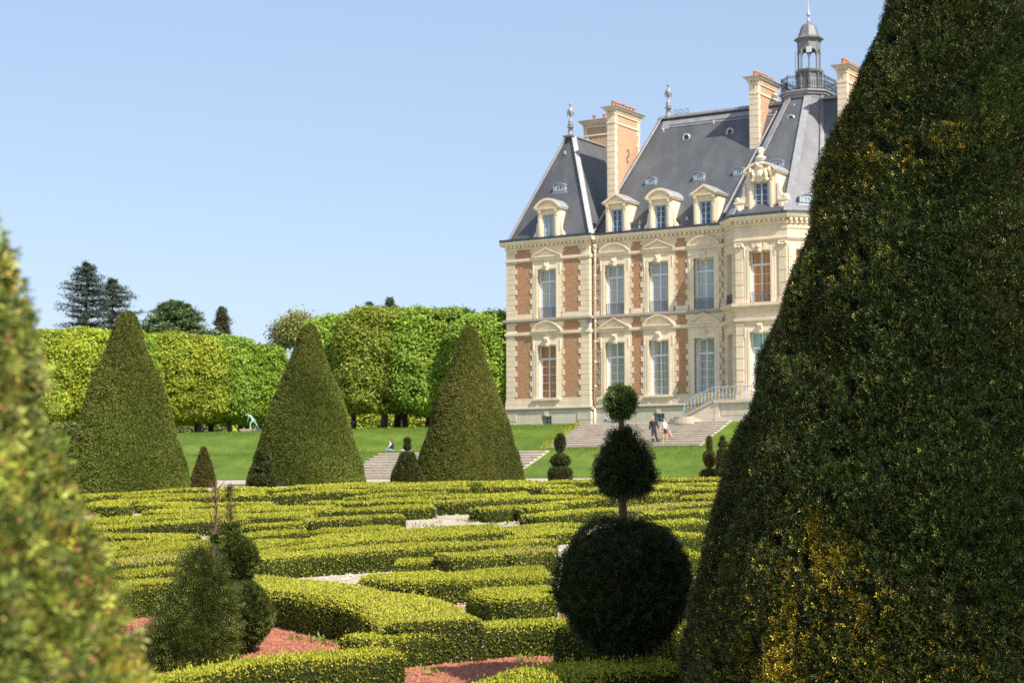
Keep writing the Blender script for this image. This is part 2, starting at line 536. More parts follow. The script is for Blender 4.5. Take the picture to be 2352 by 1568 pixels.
def sheet(name, us, ws, mat, dz=0.0, drop=True):
    us = np.array(us); ws = np.array(ws)
    uu, ww = np.meshgrid(us, ws)
    x = A[0] + uu * U[0] + ww * W[0]; y = A[1] + uu * U[1] + ww * W[1]
    z = ground_w(ww) + dz
    if drop:
        ins = ((uu > STAIR_U0) & (uu < STAIR_U1) & (ww > 4.1) & (ww < 8.8)) | ((uu > LOW_U0) & (uu < LOW_U1) & (ww > 23.8) & (ww < 28.2))
        z = z - np.where(ins, .45, 0) + np.where(ins, 0, .03 * np.sin(uu * 1.3 + ww) * ((ww > 0) & (ww < 27)))
    n = len(us); V = np.stack([x, y, z], -1).reshape(-1, 3)
    j, k = np.meshgrid(np.arange(len(ws) - 1), np.arange(n - 1), indexing='ij')
    Q = np.stack([j * n + k, j * n + k + 1, (j + 1) * n + k + 1, (j + 1) * n + k], -1).reshape(-1, 4)
    me = bpy.data.meshes.new(name)
    me.from_pydata(V.tolist(), [], Q.tolist())
    me.materials.append(mat)
    me.polygons.foreach_set('use_smooth', [True] * len(Q)); me.update()
    o = bpy.data.objects.new(name, me); C.objects.link(o)
    o['kind'] = 'structure'
    return o
us_all = sorted(set(list(np.linspace(-900, -80, 12)) + list(np.arange(-75, 75, 1.5)) + [STAIR_U0 - .01, STAIR_U0, STAIR_U1, STAIR_U1 + .01, LOW_U0 - .01, LOW_U0, LOW_U1, LOW_U1 + .01] + list(np.linspace(80, 900, 12))))
sheet('lawn', us_all, sorted(list(np.linspace(-900, -60, 10)) + list(np.arange(-50, 0, 4)) + list(np.arange(0, 28.05, .35)) + [28.0]), M_GRASS)
sheet('gravel_path', us_all, list(np.linspace(28, 36, 9)), M_GRAVEL, 0, False)
sheet('parterre_gravel', us_all, list(np.linspace(36, 150, 115)), M_GRAVEL, 0, False)

def strip_mesh(pts, name, mat, dz):
    v = []
    for p in pts:
        h = hit(*p)
        v.append((h[0], h[1], h[2] + dz))
    m = MB(); m.add(v, [tuple(range(len(v)))])
    return m.build(name, mat)
def fill_patch(poly, name, mat, dz, step=.25):
    """ground patch inside a polygon of photo points, draped on the slope"""
    P = np.array([hit(*p)[:2] for p in poly])
    x0, y0 = P.min(0); x1, y1 = P.max(0)
    xs = np.arange(x0, x1 + step, step); ys = np.arange(y0, y1 + step, step)
    cx, cy = np.meshgrid(xs, ys)
    mx, my = cx + step / 2, cy + step / 2
    ins = np.zeros(mx.shape, bool)
    for i in range(len(P)):
        (ax, ay), (bx, by) = P[i], P[(i + 1) % len(P)]
        c = ((ay > my) != (by > my)) & (mx < (bx - ax) * (my - ay) / (by - ay + 1e-12) + ax)
        ins ^= c
    idx = {}; V = []; Q = []
    def vi(i, j):
        if (i, j) not in idx:
            idx[(i, j)] = len(V)
            x, y = x0 + j * step, y0 + i * step
            V.append((x, y, ground(x, y) + dz))
        return idx[(i, j)]
    for i, j in zip(*np.nonzero(ins)):
        Q.append((vi(i, j), vi(i, j + 1), vi(i + 1, j + 1), vi(i + 1, j)))
    m = MB(); m.add(V, Q)
    o = m.build(name, mat)
    o['kind'] = 'structure'
    return o
fill_patch([(180, 1385), (600, 1395), (660, 1420), (820, 1480), (870, 1500), (1320, 1500), (1500, 1490), (1600, 1568), (1600, 1700), (0, 1700)],
           'red_gravel_bed', M_REDG, .012)

# garden steps
def steps(name, u0, u1, w0, w1, z0, z1, n, label):
    e = empty(name, (*xy((u0 + u1) / 2, w1), z1), -TH)
    tag(e, label, 'steps', 'flights of garden steps')
    hw = (u1 - u0) / 2
    m = MB(); e2 = MB()
    for i in range(n):
        wa = w0 + (w1 - w0) * i / n; wb = w0 + (w1 - w0) * (i + 1) / n
        za = z0 + (z1 - z0) * i / n - z1
        rz = (z0 - z1) / n
        b0 = w1 - wb; b1 = w1 - wa
        m.box(-hw, hw, b0, b1 + .05 + (w1 - w0) * .2, za - rz - .3, za - .045)
        nseg = 14
        for k in range(nseg):                     # worn nosing slabs, each a touch off level
            a0 = -hw + 2 * hw * k / nseg + .008; a1 = -hw + 2 * hw * (k + 1) / nseg - .008
            d = random.uniform(-.008, .008)
            e2.box(a0, a1, b0 - .03 + d, b1, za - .045 + d, za + d)
    m.build('riser', M_STEP, e); e2.build('tread', M_STEP2, e)
    return e
M_STEP = mat_stone('weathered step stone', (.46, .40, .33), False)
M_STEP2 = mat_stone('worn step edge', (.66, .58, .48), False)
steps('stone_steps', STAIR_U0, STAIR_U1, 4.2, 8.75, 4.74, 2.98, 11, 'upper flight of wide stone steps in front of the house, where two people walk')
steps('stone_steps', LOW_U0, LOW_U1, 23.9, 28.05, 2.45, .88, 10, 'lower flight of stone steps between two clipped cones, down to the gravel path')

# ------------------------------------------------------------------ the house
chateau = empty('chateau', (A[0], A[1], ZG), -TH)
tag(chateau, 'cream stone and red brick mansion with steep slate roofs and a domed lantern', 'mansion')
def TT(a, w, z):                 # facade coordinates (along, outward, height) -> local
    return (a, -w, z - ZG)
class FB(MB):
    def __init__(s, o=None, d=None):
        super().__init__(None)
        s.o, s.d = o, d
        if o is None:
            s.T = lambda a, w, z: (a, -w, z - ZG)
        else:
            n = (d[1], -d[0])     # outward, in (u, w): for d=(1,0) outward is (0,1)
            def T(a, w, z, o=o, d=d):
                uu = o[0] + a * d[0] - w * d[1]; wv = o[1] + a * d[1] + w * d[0]
                return (uu, -wv, z - ZG)
            s.T = T
WM = -.45
# --- brick body and stone plinth
HOLE = .40
def wall(m, a0, a1, z0, z1, holes, w, mi=0, reveal=.42, rmi=1):
    """a flat wall with rectangular openings and their reveals"""
    aa = sorted({a0, a1} | {h[0] for h in holes} | {h[1] for h in holes})
    zz = sorted({z0, z1} | {h[2] for h in holes} | {h[3] for h in holes})
    for i in range(len(aa) - 1):
        for j in range(len(zz) - 1):
            ca, cz = (aa[i] + aa[i+1]) / 2, (zz[j] + zz[j+1]) / 2
            if any(h[0] < ca < h[1] and h[2] < cz < h[3] for h in holes): continue
            m.add([(aa[i], w, zz[j]), (aa[i+1], w, zz[j]), (aa[i+1], w, zz[j+1]), (aa[i], w, zz[j+1])], [(0, 1, 2, 3)], mi)
    for h in holes:
        x0, x1, y0, y1 = h; b = w - reveal
        m.add([(x0, w, y0), (x0, w, y1), (x0, b, y1), (x0, b, y0)], [(0, 1, 2, 3)], rmi)
        m.add([(x1, w, y0), (x1, b, y0), (x1, b, y1), (x1, w, y1)], [(0, 1, 2, 3)], rmi)
        m.add([(x0, w, y1), (x1, w, y1), (x1, b, y1), (x0, b, y1)], [(0, 1, 2, 3)], rmi)
        m.add([(x0, w, y0), (x0, b, y0), (x1, b, y0), (x1, w, y0)], [(0, 1, 2, 3)], rmi)
BAYS = [(3.40, 0.0, 'tri', 'arc'), (8.61, WM, 'arc', 'tri'), (12.02, WM, 'tri', 'arc'), (15.46, WM, 'arc', 'tri')]
HW = .76
GF0, GF1, FF0, FF1 = 6.80, 10.54, 12.46, 15.93
brick = FB()
pav_h = [(3.40 - HW, 3.40 + HW, GF0, GF1), (3.40 - HW, 3.40 + HW, FF0, FF1), (2.99, 3.81, 4.95, 5.56)]
wall(brick, 0, 6.84, 6.82, 17.5, [h for h in pav_h if h[2] > 6], -.02, 0, .42, 1)
mid_h = []
for c, w, *_ in BAYS[1:]:
    mid_h += [(c - HW, c + HW, GF0, GF1), (c - HW, c + HW, FF0, FF1)]
wall(brick, 6.84, 17.0, 6.82, 17.5, mid_h, WM - .02, 0, .42, 1)
wall(brick, 23.65, 34.2, 4.2, 17.9, [], WM - .02, 0)
brick.add([(6.84 - .02, 0, 6.82), (6.84 - .02, WM, 6.82), (6.84 - .02, WM, 17.5), (6.84 - .02, 0, 17.5)], [(0, 1, 2, 3)], 0)
brick.add([(0, 0, 4.2), (0, -16, 4.2), (0, -16, 17.9), (0, 0, 17.9)], [(0, 1, 2, 3)], 1)
brick.add([(0, -12, 4.2), (34.2, -12, 4.2), (34.2, -12, 17.9), (0, -12, 17.9)], [(0, 1, 2, 3)], 1)
brick.add([(34.2, WM, 4.2), (34.2, -12, 4.2), (34.2, -12, 17.9), (34.2, WM, 17.9)], [(0, 1, 2, 3)], 1)
brick.build('wall', [M_BRICK, M_STONE], chateau)

st = FB()                                # all flush dressed stone: plinth, bands, quoins
tr = FB()                                # carved trim
def course(m, z0, z1, out, spans, mi=0):
    for a0, a1, w in spans:
        m.box(a0, a1, w - .3, w + out, z0, z1, mi)
SP = [(-0.0, 6.84, 0.0), (6.90, 17.0, WM)]
def spans(e):                            # trim runs that project past the pavilion corners
    return [(-e, 6.84 + e, 0.0), (6.85 + e, 17.02, WM)]
# plinth with its basement windows
pl = FB()
wall(pl, -.10, 6.94, 4.0, 5.98, [pav_h[2]], .10, 0, .5, 0)
bm = [(c - .42, c + .42, 4.95, 5.56) for c in (8.61, 12.02)]
wall(pl, 6.94, 17.2, 4.0, 5.98, bm, WM + .10, 0, .5, 0)
pl.add([(6.94, .10, 4.0), (6.94, WM, 4.0), (6.94, WM, 5.98), (6.94, .10, 5.98)], [(0, 1, 2, 3)])
for k, (z0, z1) in enumerate(((4.0, 4.62), (4.66, 5.18), (5.22, 5.74))):
    q = .78 if k % 2 else .92
    pl.box(-.14, q, .05, .145, z0, z1); pl.box(6.84 - q, 6.985, -.30, .145, z0, z1)
pl.build('plinth', M_OLD, chateau)
to = FB()
for a0, a1, w in ((-.22, 7.06, 0), (7.07, 17.3, WM)):
    prof = [(w - .2, 5.90)] + [(w + .10 + .12 * math.cos(t), 6.08 + .11 * math.sin(t)) for t in np.linspace(-1.57, 1.57, 8)] + [(w - .2, 6.19)]
    to.prism_a(prof, a0, a1)
to.build('plinth_moulding', M_STAIN, chateau)
course(st, 6.195, 6.60, .05, spans(.05)); course(st, 6.603, 6.82, .025, spans(.02))
course(st, 12.46, 12.80, .012, [(0, 2.2, 0), (4.6, 6.84, 0), (6.9, 7.4, WM), (9.85, 10.8, WM), (13.3, 14.25, WM), (16.65, 17, WM)])
tr2 = FB()
for z0, z1, o in ((11.26, 11.34, .06), (11.343, 11.50, .10)): course(tr, z0, z1, o, spans(o))
for z0, z1, o in ((16.53, 16.61, .06), (16.613, 16.78, .10)): course(tr2, z0, z1, o, spans(o))
sc_ = FB()
for z0, z1, o in ((12.20, 12.29, .10), (12.293, 12.455, .20)):
    course(sc_, z0, z1, o, spans(o))
sc_.build('string_course', M_STAIN, chateau)

def quoins(m, a, side, w, z0, z1, n0=.72, n1=.89, out=.012, hgt=.365, depth=.2):
    """teeth of dressed blocks from edge a towards side (+1/-1), on a fixed rhythm of courses"""
    k0 = int(math.floor(z0 / hgt)); z = k0 * hgt; k = k0
    while z < z1:
        za, zb = max(z + .012, z0), min(z + hgt - .012, z1)
        if zb - za > .05:
            L = n1 if k % 2 else n0
            m.box(min(a, a + side * L), max(a, a + side * L), w - depth, w + out + .006 * (k % 2), za, zb)
        z += hgt; k += 1
SEG = [(6.83, 11.25), (11.51, 12.19), (12.81, 16.52), (16.79, 17.49)]
for z0, z1 in SEG:
    zz0 = 12.46 if z0 == 12.81 else z0
    quoins(st, 0.0, 1, 0, z0, z1)
    quoins(st, 6.84, -1, 0, z0, z1, depth=.42)
    quoins(st, 7.55, -1, WM, z0, z1, .18, .33)
    quoins(st, 16.25, 1, WM, z0, z1, .30, .52)
for c, w, *_ in BAYS:                     # stone window piers with teeth
    for z0, z1 in SEG:
        full = z0 in (6.83, 12.81)
        if full:
            top = GF1 if z0 < 7 else FF1
            quoins(st, c - HW, -1, w, z0, top, .49, .64)
            quoins(st, c + HW, 1, w, z0, top, .53, .66)
            st.box(c - HW - .49, c + HW + .53, w - .2, w + .010, top + .002, z1)
        else:
            k = 0
            st.box(c - HW - .49, c + HW + .53, w - .2, w + .010, z0, z1)
            st.box(c - HW - .64, c + HW + .66, w - .2, w + .014, z0 + (z1 - z0) * .5, z1)
st.build('stone_dressing', M_STONE, chateau)

# --- cornice with dentils and the lead gutter
co_ = FB(); gu = FB()
def cornice(m, g, a0, a1, w, dz=0, e0=0, e1=0, big=0):
    m.box(a0 - e0 * .08, a1 + e1 * .08, w - .2, w + .08, 17.42 + dz, 17.56 + dz)
    m.box(a0 - e0 * .06, a1 + e1 * .06, w - .2, w + .06, 17.562 + dz, 17.74 + dz)
    n = int((a1 - a0) / .33)
    for k in range(n):
        x = a0 + (a1 - a0) * (k + .5) / n
        m.box(x - .085, x + .085, w + .05, w + .27, 17.575 + dz, 17.738 + dz)
    prof = [(w - .2, 17.742 + dz), (w + .25, 17.742 + dz), (w + .27, 17.80 + dz), (w + .33, 17.84 + dz), (w + .36, 17.93 + dz), (w + .40, 17.96 + dz), (w + .40, 17.985 + dz), (w - .2, 17.985 + dz)]
    m.prism_a(prof, a0 - e0 * .38, a1 + e1 * .38)
    g.prism_a([(w - .3, 17.988 + dz), (w + .36, 17.988 + dz), (w + .38, 18.15 + dz), (w + .41, 18.19 + dz), (w + .36, 18.19 + dz), (w + .30, 18.10 + dz), (w - .3, 18.10 + dz)], a0 - e0 * .37, a1 + e1 * .37)
cornice(co_, gu, 0, 6.84, 0, 0, 1, 1)
cornice(co_, gu, 6.87, 17.02, WM)
cornice(co_, gu, 23.65, 34, WM)
# pavilion side returns
co_.box(-.38, .05, -16, 0, 17.745, 17.98); gu.box(-.36, .05, -16, 0, 17.99, 18.18)

# --- pediments, window surrounds, keystones
def arc_pts(c, hw, z0, h, n=14):
    r = (hw * hw + h * h) / (2 * h); zc = z0 + h - r
    t0 = math.asin(hw / r)
    return [(c + r * math.sin(t), zc + r * math.cos(t)) for t in np.linspace(-t0, t0, n)]
def band_prism(m, outer, inner, w0, w1, mi=0):
    for i in range(len(outer) - 1):
        a, b, c, d = outer[i], outer[i+1], inner[i+1], inner[i]
        m.hexa([(d[0], w0, d[1]), (c[0], w0, c[1]), (b[0], w0, b[1]), (a[0], w0, a[1]),
                (d[0], w1, d[1]), (c[0], w1, c[1]), (b[0], w1, b[1]), (a[0], w1, a[1])], mi)
def pediment(c, w, z, kind, hw=1.22, h=.66):
    m = FB()
    m.box(c - hw, c + hw, w - .1, w + .20, z, z + .10)
    if kind == 'tri':
        out = [(c - hw, z + .10), (c, z + h + .10), (c + hw, z + .10)]
        inn = [(c - hw + .28, z + .103), (c, z + h - .06), (c + hw - .28, z + .103)]
        inn2 = [(c - hw + .14, z + .102), (c, z + h + .02), (c + hw - .14, z + .102)]
    else:
        out = arc_pts(c, hw, z + .10, h); inn = arc_pts(c, hw - .24, z + .103, h - .17); inn2 = arc_pts(c, hw - .12, z + .102, h - .08)
    band_prism(m, out, inn2, w - .1, w + .24)
    band_prism(m, inn2, inn, w - .1, w + .17)
    m.prism([inn[0]] + inn[1:-1] + [inn[-1]] if kind != 'tri' else inn, w - .1, w + .03)
    return m.build('pediment', M_TRIM, chateau)
def blob(m, c, w, z, rx, rz, out, n=9, mi=0):
    """a small carved boss: a half ellipsoid with lumps"""
    vs = [(c, w + out, z)]; fs = []
    for j in range(1, 4):
        for k in range(n):
            t = 2 * math.pi * k / n; f = j / 3
            o = out * math.cos(f * 1.45) * random.uniform(.8, 1.2)
            q = random.uniform(.88, 1.12)
            vs.append((c + rx * f * math.cos(t) * q, w + o, z + rz * f * math.sin(t) * q))
    for k in range(n):
        fs.append((0, 1 + k, 1 + (k + 1) % n))
        for j in range(2):
            a = 1 + j * n
            fs.append((a + k, a + n + k, a + n + (k + 1) % n, a + (k + 1) % n))
    m.add(vs, fs, mi)
def surround(c, w, z0, z1, hw=HW, sill=False, face=True, T=None):
    m = T or FB()
    # architrave: two fillets stepping out round the opening
    for o, i, d in ((.34, .16, .035), (.16, .0, .06)):
        m.box(c - hw - o, c - hw - i, w - .1, w + d, z0, z1 + i)
        m.box(c + hw + i, c + hw + o, w - .1, w + d, z0, z1 + i)
        m.box(c - hw - o, c + hw + o, w - .1, w + d, z1 + i + .001, z1 + o)
    m.box(c - hw - .36, c - hw - .30, w - .05, w + .08, z1 - .35, z1 + .36); m.box(c + hw + .30, c + hw + .36, w - .05, w + .08, z1 - .35, z1 + .36)
    # keystone, carved as a head upstairs and a scroll below
    if face:
        m.hexa([(c - .13, w, z1 - .12), (c + .13, w, z1 - .12), (c + .13, w + .12, z1 - .10), (c - .13, w + .12, z1 - .10),
                (c - .17, w, z1 + .42), (c + .17, w, z1 + .42), (c + .17, w + .20, z1 + .42), (c - .17, w + .20, z1 + .42)])
        blob(m, c, w + .10, z1 + .24, .18, .20, .20); blob(m, c, w + .08, z1 + .02, .13, .17, .15); blob(m, c - .12, w + .12, z1 + .38, .08, .08, .12); blob(m, c + .12, w + .12, z1 + .38, .08, .08, .12)
    else:
        prof = [(w, z1 - .1), (w + .10, z1 - .1), (w + .13, z1 + .02), (w + .12, z1 + .2), (w + .22, z1 + .32), (w + .26, z1 + .45), (w + .2, z1 + .56), (w, z1 + .58)]
        m.prism_a(prof, c - .15, c + .15)
        m.prism_a([(a + .02, b) for a, b in prof[1:-1]] + [(w, z1 + .5), (w, z1)], c - .04, c + .04)
    if sill:
        m.box(c - hw - .36, c + hw + .36, w - .1, w + .20, 6.66, 6.80)
        m.box(c - hw - .28, c + hw + .28, w - .1, w + .10, 6.56, 6.658)
        for s in (-1, 1):
            m.prism_a([(w, 6.20), (w + .09, 6.20), (w + .10, 6.38), (w + .17, 6.555), (w, 6.555)], c + s * (hw + .02) - .11, c + s * (hw + .02) + .11)
    return m
SUR = []
for i, (c, w, f1, f0) in enumerate(BAYS):
    surround(c, w, GF0, GF1, sill=(i < 3), face=False).build('window_surround', M_TRIM, chateau)
    surround(c, w, FF0, FF1, face=True).build('window_surround', M_TRIM, chateau)
    pediment(c, w, 11.505, f0); pediment(c, w, 16.785, f1, h=.58)
tr.build('moulding', M_TRIM, chateau); tr2.build('moulding', M_TRIM, chateau)

# --- windows: frame, panes as sub-part
def window(fb, c, hw, z0, z1, w, zt, rows, pane, fmat=M_WHITE, name='window', parent=None, mull=.10, arch=False, edge=None):
    m = fb()
    fr = .085
    m.box(c - hw, c - hw + fr, w - .08, w, z0, z1); m.box(c + hw - fr, c + hw, w - .08, w, z0, z1)
    m.box(c - hw + fr, c + hw - fr, w - .08, w - .002, z1 - fr, z1); m.box(c - hw + fr, c + hw - fr, w - .08, w - .002, z0, z0 + fr)
    m.box(c - mull / 2, c + mull / 2, w - .07, w + .015, z0 + fr, z1 - fr)
    if zt:
        m.box(c - hw + fr, c + hw - fr, w - .07, w + .03, zt - .09, zt + .05)
    zs = [z0 + fr] + [z0 + ( (zt or z1) - z0) * k / rows for k in range(1, rows)]
    for z in zs[1:]:
        m.box(c - hw + fr, c - mull / 2, w - .05, w - .012, z - .022, z + .022); m.box(c + mull / 2, c + hw - fr, w - .05, w - .012, z - .022, z + .022)
    for s in (-1, 1):
        m.box(c + s * (hw - fr - .035) - .035, c + s * (hw - fr - .035) + .035, w - .06, w - .006, z0 + fr, (zt or z1) - .09)
    o = m.build(name, fmat, parent or chateau)
    p = fb()
    p.box(c - hw + .02, c + hw - .02, w - .058, w - .045, z0 + .02, z1 - .02)
    po = p.build('pane', pane, o)
    if edge is not None:                        # leaded side lights
        e = fb()
        for s in (-1, 1):
            x0 = c + s * (hw - fr) - (0 if s < 0 else .20)
            e.box(x0, x0 + .20, w - .045, w - .040, z0 + fr, z1 - fr, 0)
            k = z0 + .3
            e.box(x0 + (.20 if s < 0 else -.02), x0 + (.22 if s < 0 else 0), w - .045, w - .036, z0 + fr, z1 - fr, 1)
            while k < z1 - .2:
                e.box(x0, x0 + .2, w - .041, w - .034, k - .012, k + .012, 1)
                k += .38 if int(k * 10) % 2 else .2
        e.build('side_pane', [edge, M_IRON], o)
    return o
P_LIGHT = mat_pane('glass showing pale panelling', (.62, .66, .62), (.74, .76, .70))
P_BACK = mat_pane('glass over green curtain', (.27, .30, .22), (.42, .44, .33))
for i, (c, w, *_) in enumerate(BAYS):
    if i == 0:
        window(FB, c, HW, GF0, GF1, w - .34, 9.60, 5, P_WOOD)
    else:
        window(FB, c, HW, GF0, GF1, w - .34, 9.55, 5, P_BACK, edge=P_LIGHT)
    window(FB, c, HW, FF0, FF1, w - .34, 15.08, 3, P_BLIND)
def balcony(fb, c, hw, w, z0=12.50, z1=13.22):
    m = fb()
    m.box(c - hw, c + hw, w, w + .05, z1 - .03, z1); m.box(c - hw, c + hw, w, w + .03, z1 - .16, z1 - .14); m.box(c - hw, c + hw, w, w + .04, z0 + .04, z0 + .07)
    for s in (-1, 1):
        m.box(c + s * hw - .02, c + s * hw + .02, w - .25, w + .05, z1 - .03, z1 + .004); m.box(c + s * hw - .02, c + s * hw + .02, w - .02, w + .055, z0, z1 + .03)
    n = 13
    for k in range(1, n):
        x = c - hw + 2 * hw * k / n
        m.box(x - .009, x + .009, w + .006, w + .026, z0 + .07, z1 - .03)
        if k % 3 == 2:
            for q in range(10):             # scrollwork between the bars
                t = q / 10 * 6.28; t2 = (q + 1) / 10 * 6.28
                x1_, z1_ = x + .075 * math.cos(t), z0 + .34 + .15 * math.sin(t); x2_, z2_ = x + .075 * math.cos(t2), z0 + .34 + .15 * math.sin(t2)
                m.hexa([(x1_, w + .01, z1_), (x2_, w + .01, z2_), (x2_, w + .028, z2_), (x1_, w + .028, z1_), (x1_, w + .01, z1_ + .018), (x2_, w + .01, z2_ + .018), (x2_, w + .028, z2_ + .018), (x1_, w + .028, z1_ + .018)])
    return m.build('balcony_railing', M_IRON, chateau)
for i, (c, w, *_) in enumerate(BAYS):
    balcony(FB, c, HW + .02, w - .10)
# basement windows
for c, w in ((3.40, .10), (8.61, WM + .10), (12.02, WM + .10)):
    o = window(FB, c, .41, 4.95, 5.56, w - .38, None, 2, P_DARK, M_BLUEW, 'basement_window', mull=.08)
    k = FB(); k.hexa([(c - .11, w - .05, 5.56), (c + .11, w - .05, 5.56), (c + .11, w + .06, 5.56), (c - .11, w + .06, 5.56),
                      (c - .16, w - .05, 5.86), (c + .16, w - .05, 5.86), (c + .16, w + .09, 5.86), (c - .16, w + .09, 5.86)])
    k.build('keystone', M_TRIM, chateau)

# --- the central pavilion: front and two canted sides
CFL, CFR = (18.46, 1.05), (22.20, 1.05)
s2 = math.sqrt(.5)
def cant_left():  return FB((16.96, WM), (s2, s2))          # runs forward to the front corner
def cant_right(): return FB(CFR, (s2, -s2))
def front():      return FB(CFL, (1, 0))
LC, LFR = 2.12, 3.74
cw = MB()
def merge(dst, fb, mi=None):
    o = len(dst.v); dst.v += fb.v; dst.f += [[o + i for i in f] for f in fb.f]; dst.mi += fb.mi
FC = 1.78
def faces(mk, L, holes, pil, wide):
    m = mk(); wall(m, 0, L, 6.2, 17.7, holes, 0, 0, .40, 0)
    wall(m, 0, L, 4.0, 6.2, [], .06, 0)
    return m
H1 = (FC - HW, FC + HW)
fr_h = [(*H1, GF0, 10.60), (*H1, 12.50, 15.92)]
cn_h = [(1.0 - .50, 1.0 + .50, GF0, 10.60), (1.0 - .50, 1.0 + .50, 12.50, 15.92)]
for mk, L, hs in ((front, LFR, fr_h), (cant_left, LC, cn_h), (cant_right, LC, [(1.08 - .5, 1.08 + .5, GF0, 10.6), (1.08 - .5, 1.08 + .5, 12.5, 15.92)])):
    merge(cw, faces(mk, L, hs, 0, 0))
    t = mk()
    e = .04
    for z0, z1, o in ((6.2, 6.6, .06), (11.25, 11.35, .10), (11.352, 11.55, .16), (12.02, 12.16, .08), (12.165, 12.30, .16), (12.305, 12.52, .30),
                      (16.50, 16.60, .08), (16.603, 16.70, .14), (17.25, 17.40, .05)):
        t.prism([(-o * .414, z0), (L + o * .414, z0), (L + o * .414, z1), (-o * .414, z1)], -.05, o)
    # rusticated corner piers
    for z0, z1 in ((6.62, 11.2), (12.9, 16.2)):
        n = int((z1 - z0) / .73)
        for k in range(n):
            za = z0 + (z1 - z0) * k / n + .02; zb = z0 + (z1 - z0) * (k + 1) / n - .03
            pw_ = .52 if L > 3 else .26
            t.box(.06, .06 + pw_, -.05, .07, za, zb); t.box(L - .06 - pw_, L - .06, -.05, .07, za, zb)
    pw_ = .56 if L > 3 else .3
    for x0 in (.04, L - .04 - pw_):
        t.box(x0 - .03, x0 + pw_ + .03, -.05, .10, 12.523, 12.68); t.box(x0 - .01, x0 + pw_ + .01, -.05, .085, 12.683, 12.88)
        t.box(x0 - .03, x0 + pw_ + .03, -.05, .10, 11.08, 11.20)
        if L > 3:                                   # scrolled capitals
            t.box(x0 - .04, x0 + pw_ + .04, -.05, .14, 16.38, 16.50)
            for q in (0, 1):
                xc = x0 + (.04 if q == 0 else pw_ - .04)
                blob(t, xc, .06, 16.28, .15, .14, .16, 8)
            blob(t, x0 + pw_ / 2, .05, 16.25, .12, .13, .15, 8)
    merge(cw, t)
    g = mk(); cc = mk()
    cornice(cc, g, 0, L, 0, .17, .41, .41)
    o = len(co_.v); co_.v += cc.v; co_.f += [[o + i for i in f] for f in cc.f]; co_.mi += cc.mi
    o = len(gu.v); gu.v += g.v; gu.f += [[o + i for i in f] for f in g.f]; gu.mi += g.mi
cw.build('central_bay', M_STONE, chateau)
co_.build('cornice', M_TRIM, chateau)
gu.build('gutter', M_DLEAD, chateau)
sr = front(); surround(FC, 0, GF0, 10.60, face=False, T=sr); sr.build('window_surround', M_TRIM, chateau)
sr = front(); surround(FC, 0, 12.5, 15.92, face=True, T=sr)
for s in (-1, 1):
    sr.hexa([(FC + s * .36 - .08, 0, 15.95), (FC + s * .36 + .08, 0, 15.95), (FC + s * .36 + .08, .09, 15.95), (FC + s * .36 - .08, .09, 15.95),
             (FC + s * .44 - .14, 0, 16.4), (FC + s * .44 + .14, 0, 16.4), (FC + s * .44 + .14, .09, 16.4), (FC + s * .44 - .14, .09, 16.4)])
sr.build('window_surround', M_TRIM, chateau)
window(front, FC, HW, GF0, 10.60, -.34, 9.60, 5, P_GREEN)
window(front, FC, HW, 12.5, 15.92, -.34, 15.05, 4, P_ORANGE)
balcony(front, FC, HW + .02, -.06)
for mk in (cant_left, cant_right):
    c = 1.0 if mk is cant_left else 1.08
    window(mk, c, .50, GF0, 10.60, -.34, 9.60, 5, P_DARK if mk is cant_left else P_GREEN)
    window(mk, c, .50, 12.5, 15.92, -.34, 15.05, 4, P_DARK if mk is cant_left else P_ORANGE)
    balcony(mk, c, .52, -.04)

# drainpipe beside the pavilion corner
dp = MB(); pu_, pw_ = 7.13, WM + .16
def LP(u, w, z): return (u, -w, z - ZG)
dp.lathe([(.14, 17.02), (.16, 17.32), (.17, 17.34), (.17, 17.40), (.10, 17.40)], (pu_, -pw_, -ZG), 10)
dp.lathe([(.075, 6.2), (.075, 16.9), (.14, 17.02)], (pu_, -pw_, -ZG), 10)
dp.lathe([(.085, 4.3), (.085, 6.0)], (pu_ - .02, -pw_ - .06, -ZG), 10)
for z in (7.5, 9.2, 10.6, 12.0, 13.6, 15.2, 16.3):
    dp.lathe([(.075, z), (.095, z + .01), (.095, z + .09), (.075, z + .1)], (pu_, -pw_, -ZG), 10)
dp.build('drainpipe', M_PIPE, chateau, True)
fl = FB(); fl.box(6.80, 7.10, .12, .30, 11.93, 12.16); fl.box(6.90, 6.98, .0, .14, 12.0, 12.22); fl.build('floodlight', M_IRON, chateau)

# ------------------------------------------------------------------ roofs
def poly_roof(name, base, top, mats, mi_side=None, parent=chateau):
    m = FB(); n = len(base)
    m.add(list(base) + list(top), [(i, (i + 1) % n, (i + 1) % n + n, i + n) for i in range(n)] + [tuple(range(n, 2 * n))])
    if mi_side:
        m.mi = [mi_side.get(i, 0) for i in range(n + 1)]
    return m.build(name, mats, parent)
S_P = 2.32
pr = poly_roof('pavilion_roof', [(-.02, -.27, 18.12), (6.86, -.27, 18.12), (6.86, -15.5, 18.12), (-.02, -15.5, 18.12)],
               [(3.12, -3.22, 25.9), (3.72, -3.22, 25.9), (3.72, -9.2, 25.9), (3.12, -9.2, 25.9)], M_SLATE)
mr = poly_roof('main_roof', [(6.60, -.72, 18.12), (34.0, -.72, 18.12), (34.0, -11.5, 18.12), (6.60, -11.5, 18.12)],
               [(9.45, -5.95, 27.05), (31.2, -5.95, 27.05), (31.2, -6.25, 27.05), (9.45, -6.25, 27.05)], M_SLATE)
CB = [(16.75, WM + .05, 18.30), (18.34, 1.33, 18.30), (22.32, 1.33, 18.30), (23.9, WM + .05, 18.30), (23.9, -14.2, 18.30), (22.32, -16, 18.3), (18.34, -16, 18.3), (16.75, -14.2, 18.30)]
